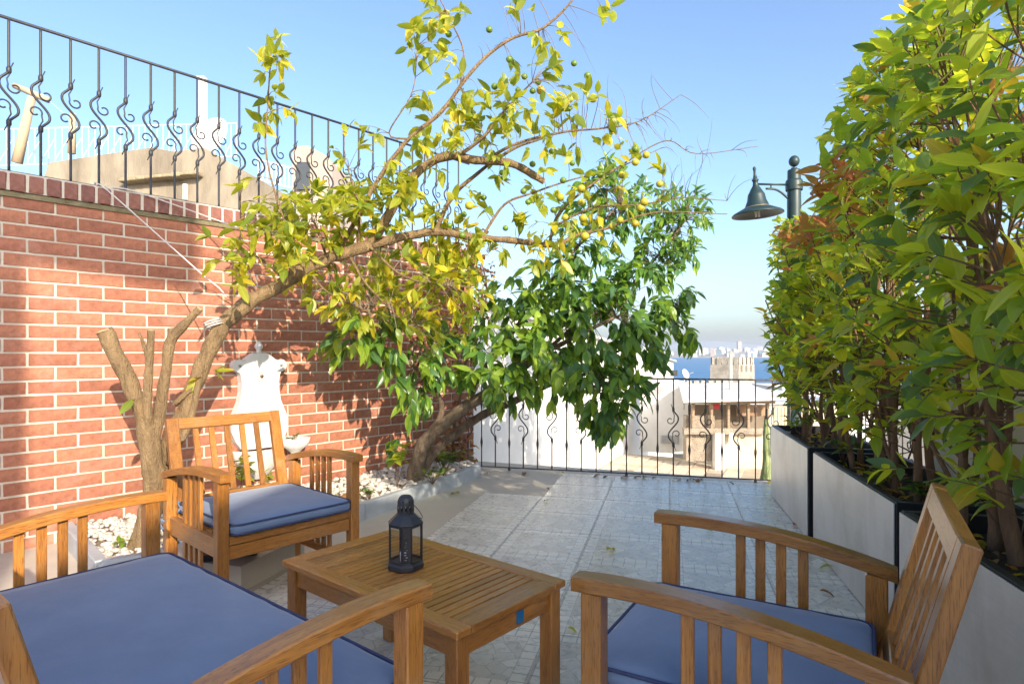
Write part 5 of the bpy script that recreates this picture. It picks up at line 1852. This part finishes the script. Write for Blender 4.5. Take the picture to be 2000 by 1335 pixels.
# ------------------------------------------------------------------ castle tower and wall towards the sea
M_tow = plain('tower_stone', (.50, .45, .38), (.26, .23, .19), .9, .95, 0, .6, .2)
TY = 95.0
tc_ = at(1443, 700, TY)
tower = thing('stone_tower', 'square crenellated stone tower standing against the sea', 'tower', (tc_.x, TY, -10))
tz_ = at(1443, 698, TY).z + 10
e1 = Vector((.95, .31, 0)).normalized(); e2 = Vector((-.80, .60, 0)).normalized()
w1 = (1478 - 1443) * TY / FPX / e1.x; w2_ = (1443 - 1397) * TY / FPX / abs(e2.x) * .98
mb = MB(); mb.prism([Vector((0, 0, 0)), e1 * w1, e1 * w1 + e2 * w2_, e2 * w2_], None, (0, 0, tz_ - 1.1)); mb.build('body', M_tow, tower)
for (o_, e, w, n_) in ((Vector((0, 0, 0)), e1, w1, 4), (Vector((0, 0, 0)), e2, w2_, 5), (e2 * w2_, e1, w1, 4), (e1 * w1, e2, w2_, 5)):
    for k in range(n_):
        st_ = w / n_
        p = o_ + e * (st_ * (k + .5))
        inn = ((e1 * w1 + e2 * w2_) / 2 - p); inn.z = 0
        perp = Vector((-e.y, e.x, 0)); perp = perp if perp.dot(inn) > 0 else -perp
        mb = MB(); mb.prism([p - e * st_ * .36 + perp * .02, p + e * st_ * .36 + perp * .02, p + e * st_ * .36 + perp * .4, p - e * st_ * .36 + perp * .4], None, (0, 0, 1.1 if k % 1 == 0 else .8))
        for q in range(len(mb.v)): mb.v[q] = (mb.v[q][0], mb.v[q][1], mb.v[q][2] + tz_ - 1.1)
        mb.build('merlon', M_tow, tower)
for k in range(3):
    p = e1 * w1 * (.18 + .3 * k)
    MB().box(p + Vector((e1.y, -e1.x, 0)) * .02 + Vector((0, 0, tz_ - 1.7)), (.28, .1, 1.0), Matrix.Rotation(math.atan2(e1.y, e1.x), 3, 'Z')).build('arrow_slit', plain('slit_dark', (.2, .18, .16), None, 2, .9, 0, 0) if k == 0 else bpy.data.materials['slit_dark'], tower)
cw = thing('castle_wall', 'low crenellated castle wall to the left of the stone tower', 'wall', at(1375, 745, 70))
cw.location.z = -10
ztop = at(1375, 743, 70).z + 10
MB().box((0, .6, (ztop - .7) / 2), (5.6, 1.2, ztop - .7)).build('body', M_tow, cw)
for k in range(7):
    MB().box((-2.5 + k * .83, .3, ztop - .35), (.55, .5, .7)).build('merlon', M_tow, cw)
# flat white roofs of the town between shed and tower
twn = [(1490, 775, 24, 3.2, 'white'), (1560, 790, 20, 3.0, 'beige'), (1620, 760, 40, 6, 'white'), (1440, 772, 30, 3.6, 'white'), (1372, 768, 26, 2.2, 'beige'), (1290, 765, 50, 5, 'white')]
for n, (x, y, Y, w, k) in enumerate(twn):
    p = at(x, y, Y)
    t = thing('town_house', ['low white flat roofed house just beyond the shed', 'low beige flat roofed house right of the shed', 'white flat roofed house far beyond the hedge', 'white flat roofed house at the foot of the stone tower', 'beige house below the castle wall', 'white house below the white gable'][n], 'house', (p.x, p.y, -10))
    MB().box((0, w * .4, (p.z + 10) / 2), (w, w * .8, p.z + 10)).build('walls', M_white if k == 'white' else M_oldwall, t)
    MB().box((0, w * .4, p.z + 10.06), (w + .2, w * .8 + .2, .1)).build('roof', M_kerb if n % 2 else M_white, t)
    for q in range(3):
        MB().box((-w / 3 + q * w / 3, -.01, p.z + 10 - 1.2), (w * .13, .05, 1.0)).build('window', plain('window_dark', (.08, .09, .10), None, 3, .3, 0, 0) if 'window_dark' not in bpy.data.materials else bpy.data.materials['window_dark'], t)

# ------------------------------------------------------------------ neighbour behind the brick wall
NY = 9.0
nb0 = at(100, 320, NY)
nb = thing('concrete_house', 'weathered beige plastered house gable behind the brick wall', 'house', (nb0.x, NY, -2))
no = nb.location


def np_(x, y, dy=0.0):
    p = at(x, y, NY)
    return Vector((p.x - no.x, dy, p.z - no.z))


mb = MB()
mb.prism([np_(40, 500), np_(95, 318), np_(200, 302), np_(295, 288), np_(340, 296), np_(398, 288), np_(480, 335), np_(562, 382), np_(600, 410), np_(600, 500)], None, (0, 4.5, 0)); mb.build('gable_wall', M_beige, nb)
mb = MB()
for k in range(9):
    a, b = np_(245 + k * 17, 357.5 - k * 1.6), np_(262 + k * 17, 356 - k * 1.6)
    mb.bar((a.x, -.09, a.z), (b.x, -.09, b.z), .2, .05 + rnd.uniform(-.01, .01), b=.01)
mb.build('tile_eave', plain('lichen_tiles', (.42, .34, .22), (.25, .2, .12), 12, .9, 0, .5, .02), nb)
a, b = np_(366, 362), np_(366, 392)
MB().tube([(a.x, -.06, a.z), (b.x, -.06, b.z)], .035, 8).build('drain_pipe', M_white, nb)
nb2p = at(605, 330, 8.2)
nb2 = thing('stair_tower', 'pinkish beige rooftop block with a slanted top behind the wall railing', 'building', (nb2p.x, 8.2, -2))
o2 = nb2.location


def n2(x, y):
    p = at(x, y, 8.2); return Vector((p.x - o2.x, 0, p.z - o2.z))


mb = MB(); mb.prism([n2(568, 500), n2(572, 287), n2(600, 284), n2(640, 305), n2(648, 318), n2(655, 500)], None, (0, 1.6, 0)); mb.build('walls', plain('pink_plaster', (.50, .40, .33), (.38, .30, .25), 2, .9, 0, .3, .01), nb2)
a = n2(594, 345); MB().box((a.x, -.02, a.z), (.16, .06, .36)).build('window', bpy.data.materials['window_dark'], nb2)
# pale blue railing on the neighbour's roof
rb0 = at(-30, 325, 11.5); rb1 = at(462, 305, 13.5)
M_pale = plain('pale_blue_paint', (.55, .68, .80), (.48, .6, .72), 6, .6, 0, 0)
rb = thing('roof_railing', 'pale blue metal railing with crossed bars on the roof behind the brick wall', 'railing', rb0)
d_ = rb1 - rb0
top0 = Vector((0, 0, .68)); top1 = d_ + Vector((0, 0, .72))
MB().tube([top0, top1], .012, 5).build('top_rail', M_pale, rb)
MB().tube([Vector((0, 0, .0)), d_], .012, 5).build('bottom_rail', M_pale, rb)
n_ = 40
vm = MB().box((0, 0, .34), (.014, .014, .68)).mesh('bar', M_pale)
xm = MB().bar((0, 0, .08), (d_.x / n_ * 1.9, d_.y / n_ * 1.9, .52), .012, .012, b=0).mesh('cross_bar', M_pale)
for k in range(n_ + 1):
    p = d_ * (k / n_)
    link('bar', vm, rb, Matrix.Translation(p))
    if k % 2 == 0 and k < n_ - 1:
        link('cross_bar', xm, rb, Matrix.Translation(p))
pb = at(560, 330, 10.8)
rb2 = thing('balcony_railing', 'small white balcony railing left of the rooftop block', 'railing', at(500, 330, 9.4))
for x in range(9):
    p = at(505 + x * 8.5, 320 + x * 2.2, 9.4) - rb2.location
    MB().box(p + Vector((0, 0, -.1)), (.018, .018, .3)).build('bar', M_white, rb2)
a, b = at(500, 318, 9.4) - rb2.location, at(578, 338, 9.4) - rb2.location
MB().tube([a + Vector((0, 0, .06)), b + Vector((0, 0, .06))], .014, 6).build('top_rail', M_white, rb2)
MB().tube([a + Vector((0, 0, -.24)), b + Vector((0, 0, -.24))], .014, 6).build('bottom_rail', M_white, rb2)
# leaning pole with a cross arm
pole = thing('antenna_pole', 'leaning wooden pole with a cross arm behind the left end of the wall railing', 'pole', at(33, 318, 10.5))
q0 = Vector((0, 0, 0)); q1 = at(62, 190, 10.5) - pole.location
M_pole = plain('bleached_wood', (.55, .42, .28), (.4, .3, .2), 8, .85, 0, .3, .01, (1, 1, .2))
MB().tube([q0, q0.lerp(q1, .45), q1], [.085, .075, .06], 10).build('post', M_pole, pole, True)
a, b = at(28, 167, 10.5) - pole.location, at(95, 196, 10.5) - pole.location
MB().tube([a, b], .05, 8).build('cross_arm', M_pole, pole, True)
p2 = at(140, 300, 10.5)
stub = MB().tube([(0, 0, 0), (.02, 0, at(148, 222, 10.5).z - p2.z)], [.06, .05], 8).build('wooden_post', M_pole, None, True)
stub.location = p2; tag(stub, 'short bleached wooden post behind the third scroll bar of the wall railing', 'post')
wire = MB().tube([at(95, 196, 10.5), at(140, 235, 10.7), at(185, 258, 10.9)], .006, 5).build('wire', M_kerb, None, True)
tag(wire, 'thin wire slanting from the pole cross arm to the roof railing', 'wire')
wd = thing('rooftop_dish', 'large white satellite dish leaning beside a white mast above the beige gable', 'satellite dish', at(398, 285, 10))
MB().box((-.08, .1, .45), (.12, .12, 1.4)).build('mast', M_white, wd)
mb = MB(); mb.lathe([(0, 0), (.2, .02), (.36, .075), (.36, .09), (.2, .035), (0, .015)], 24, (.12, 0, .12), Matrix.Rotation(R(28), 3, 'Y') @ Matrix.Rotation(R(72), 3, 'X') @ Matrix.Diagonal((.62, 1.0, 1.0)).to_3x3()); mb.build('reflector', M_white, wd, True)

# ------------------------------------------------------------------ hazy sea air
hb_ = MB().box((0, 3500, 15), (13000, 9000, 190))
m_, nt_, bs_ = new_mat('sea_haze')
nt_.nodes.remove(bs_)
pv = nt_.nodes.new('ShaderNodeVolumePrincipled')
pv.inputs['Color'].default_value = (.92, .95, 1, 1)
pv.inputs['Density'].default_value = .00014
pv.inputs['Anisotropy'].default_value = .2
nt_.links.new(pv.outputs[0], nt_.nodes['Material Output'].inputs['Volume'])
tag(hb_.build('haze', m_), kind='stuff')
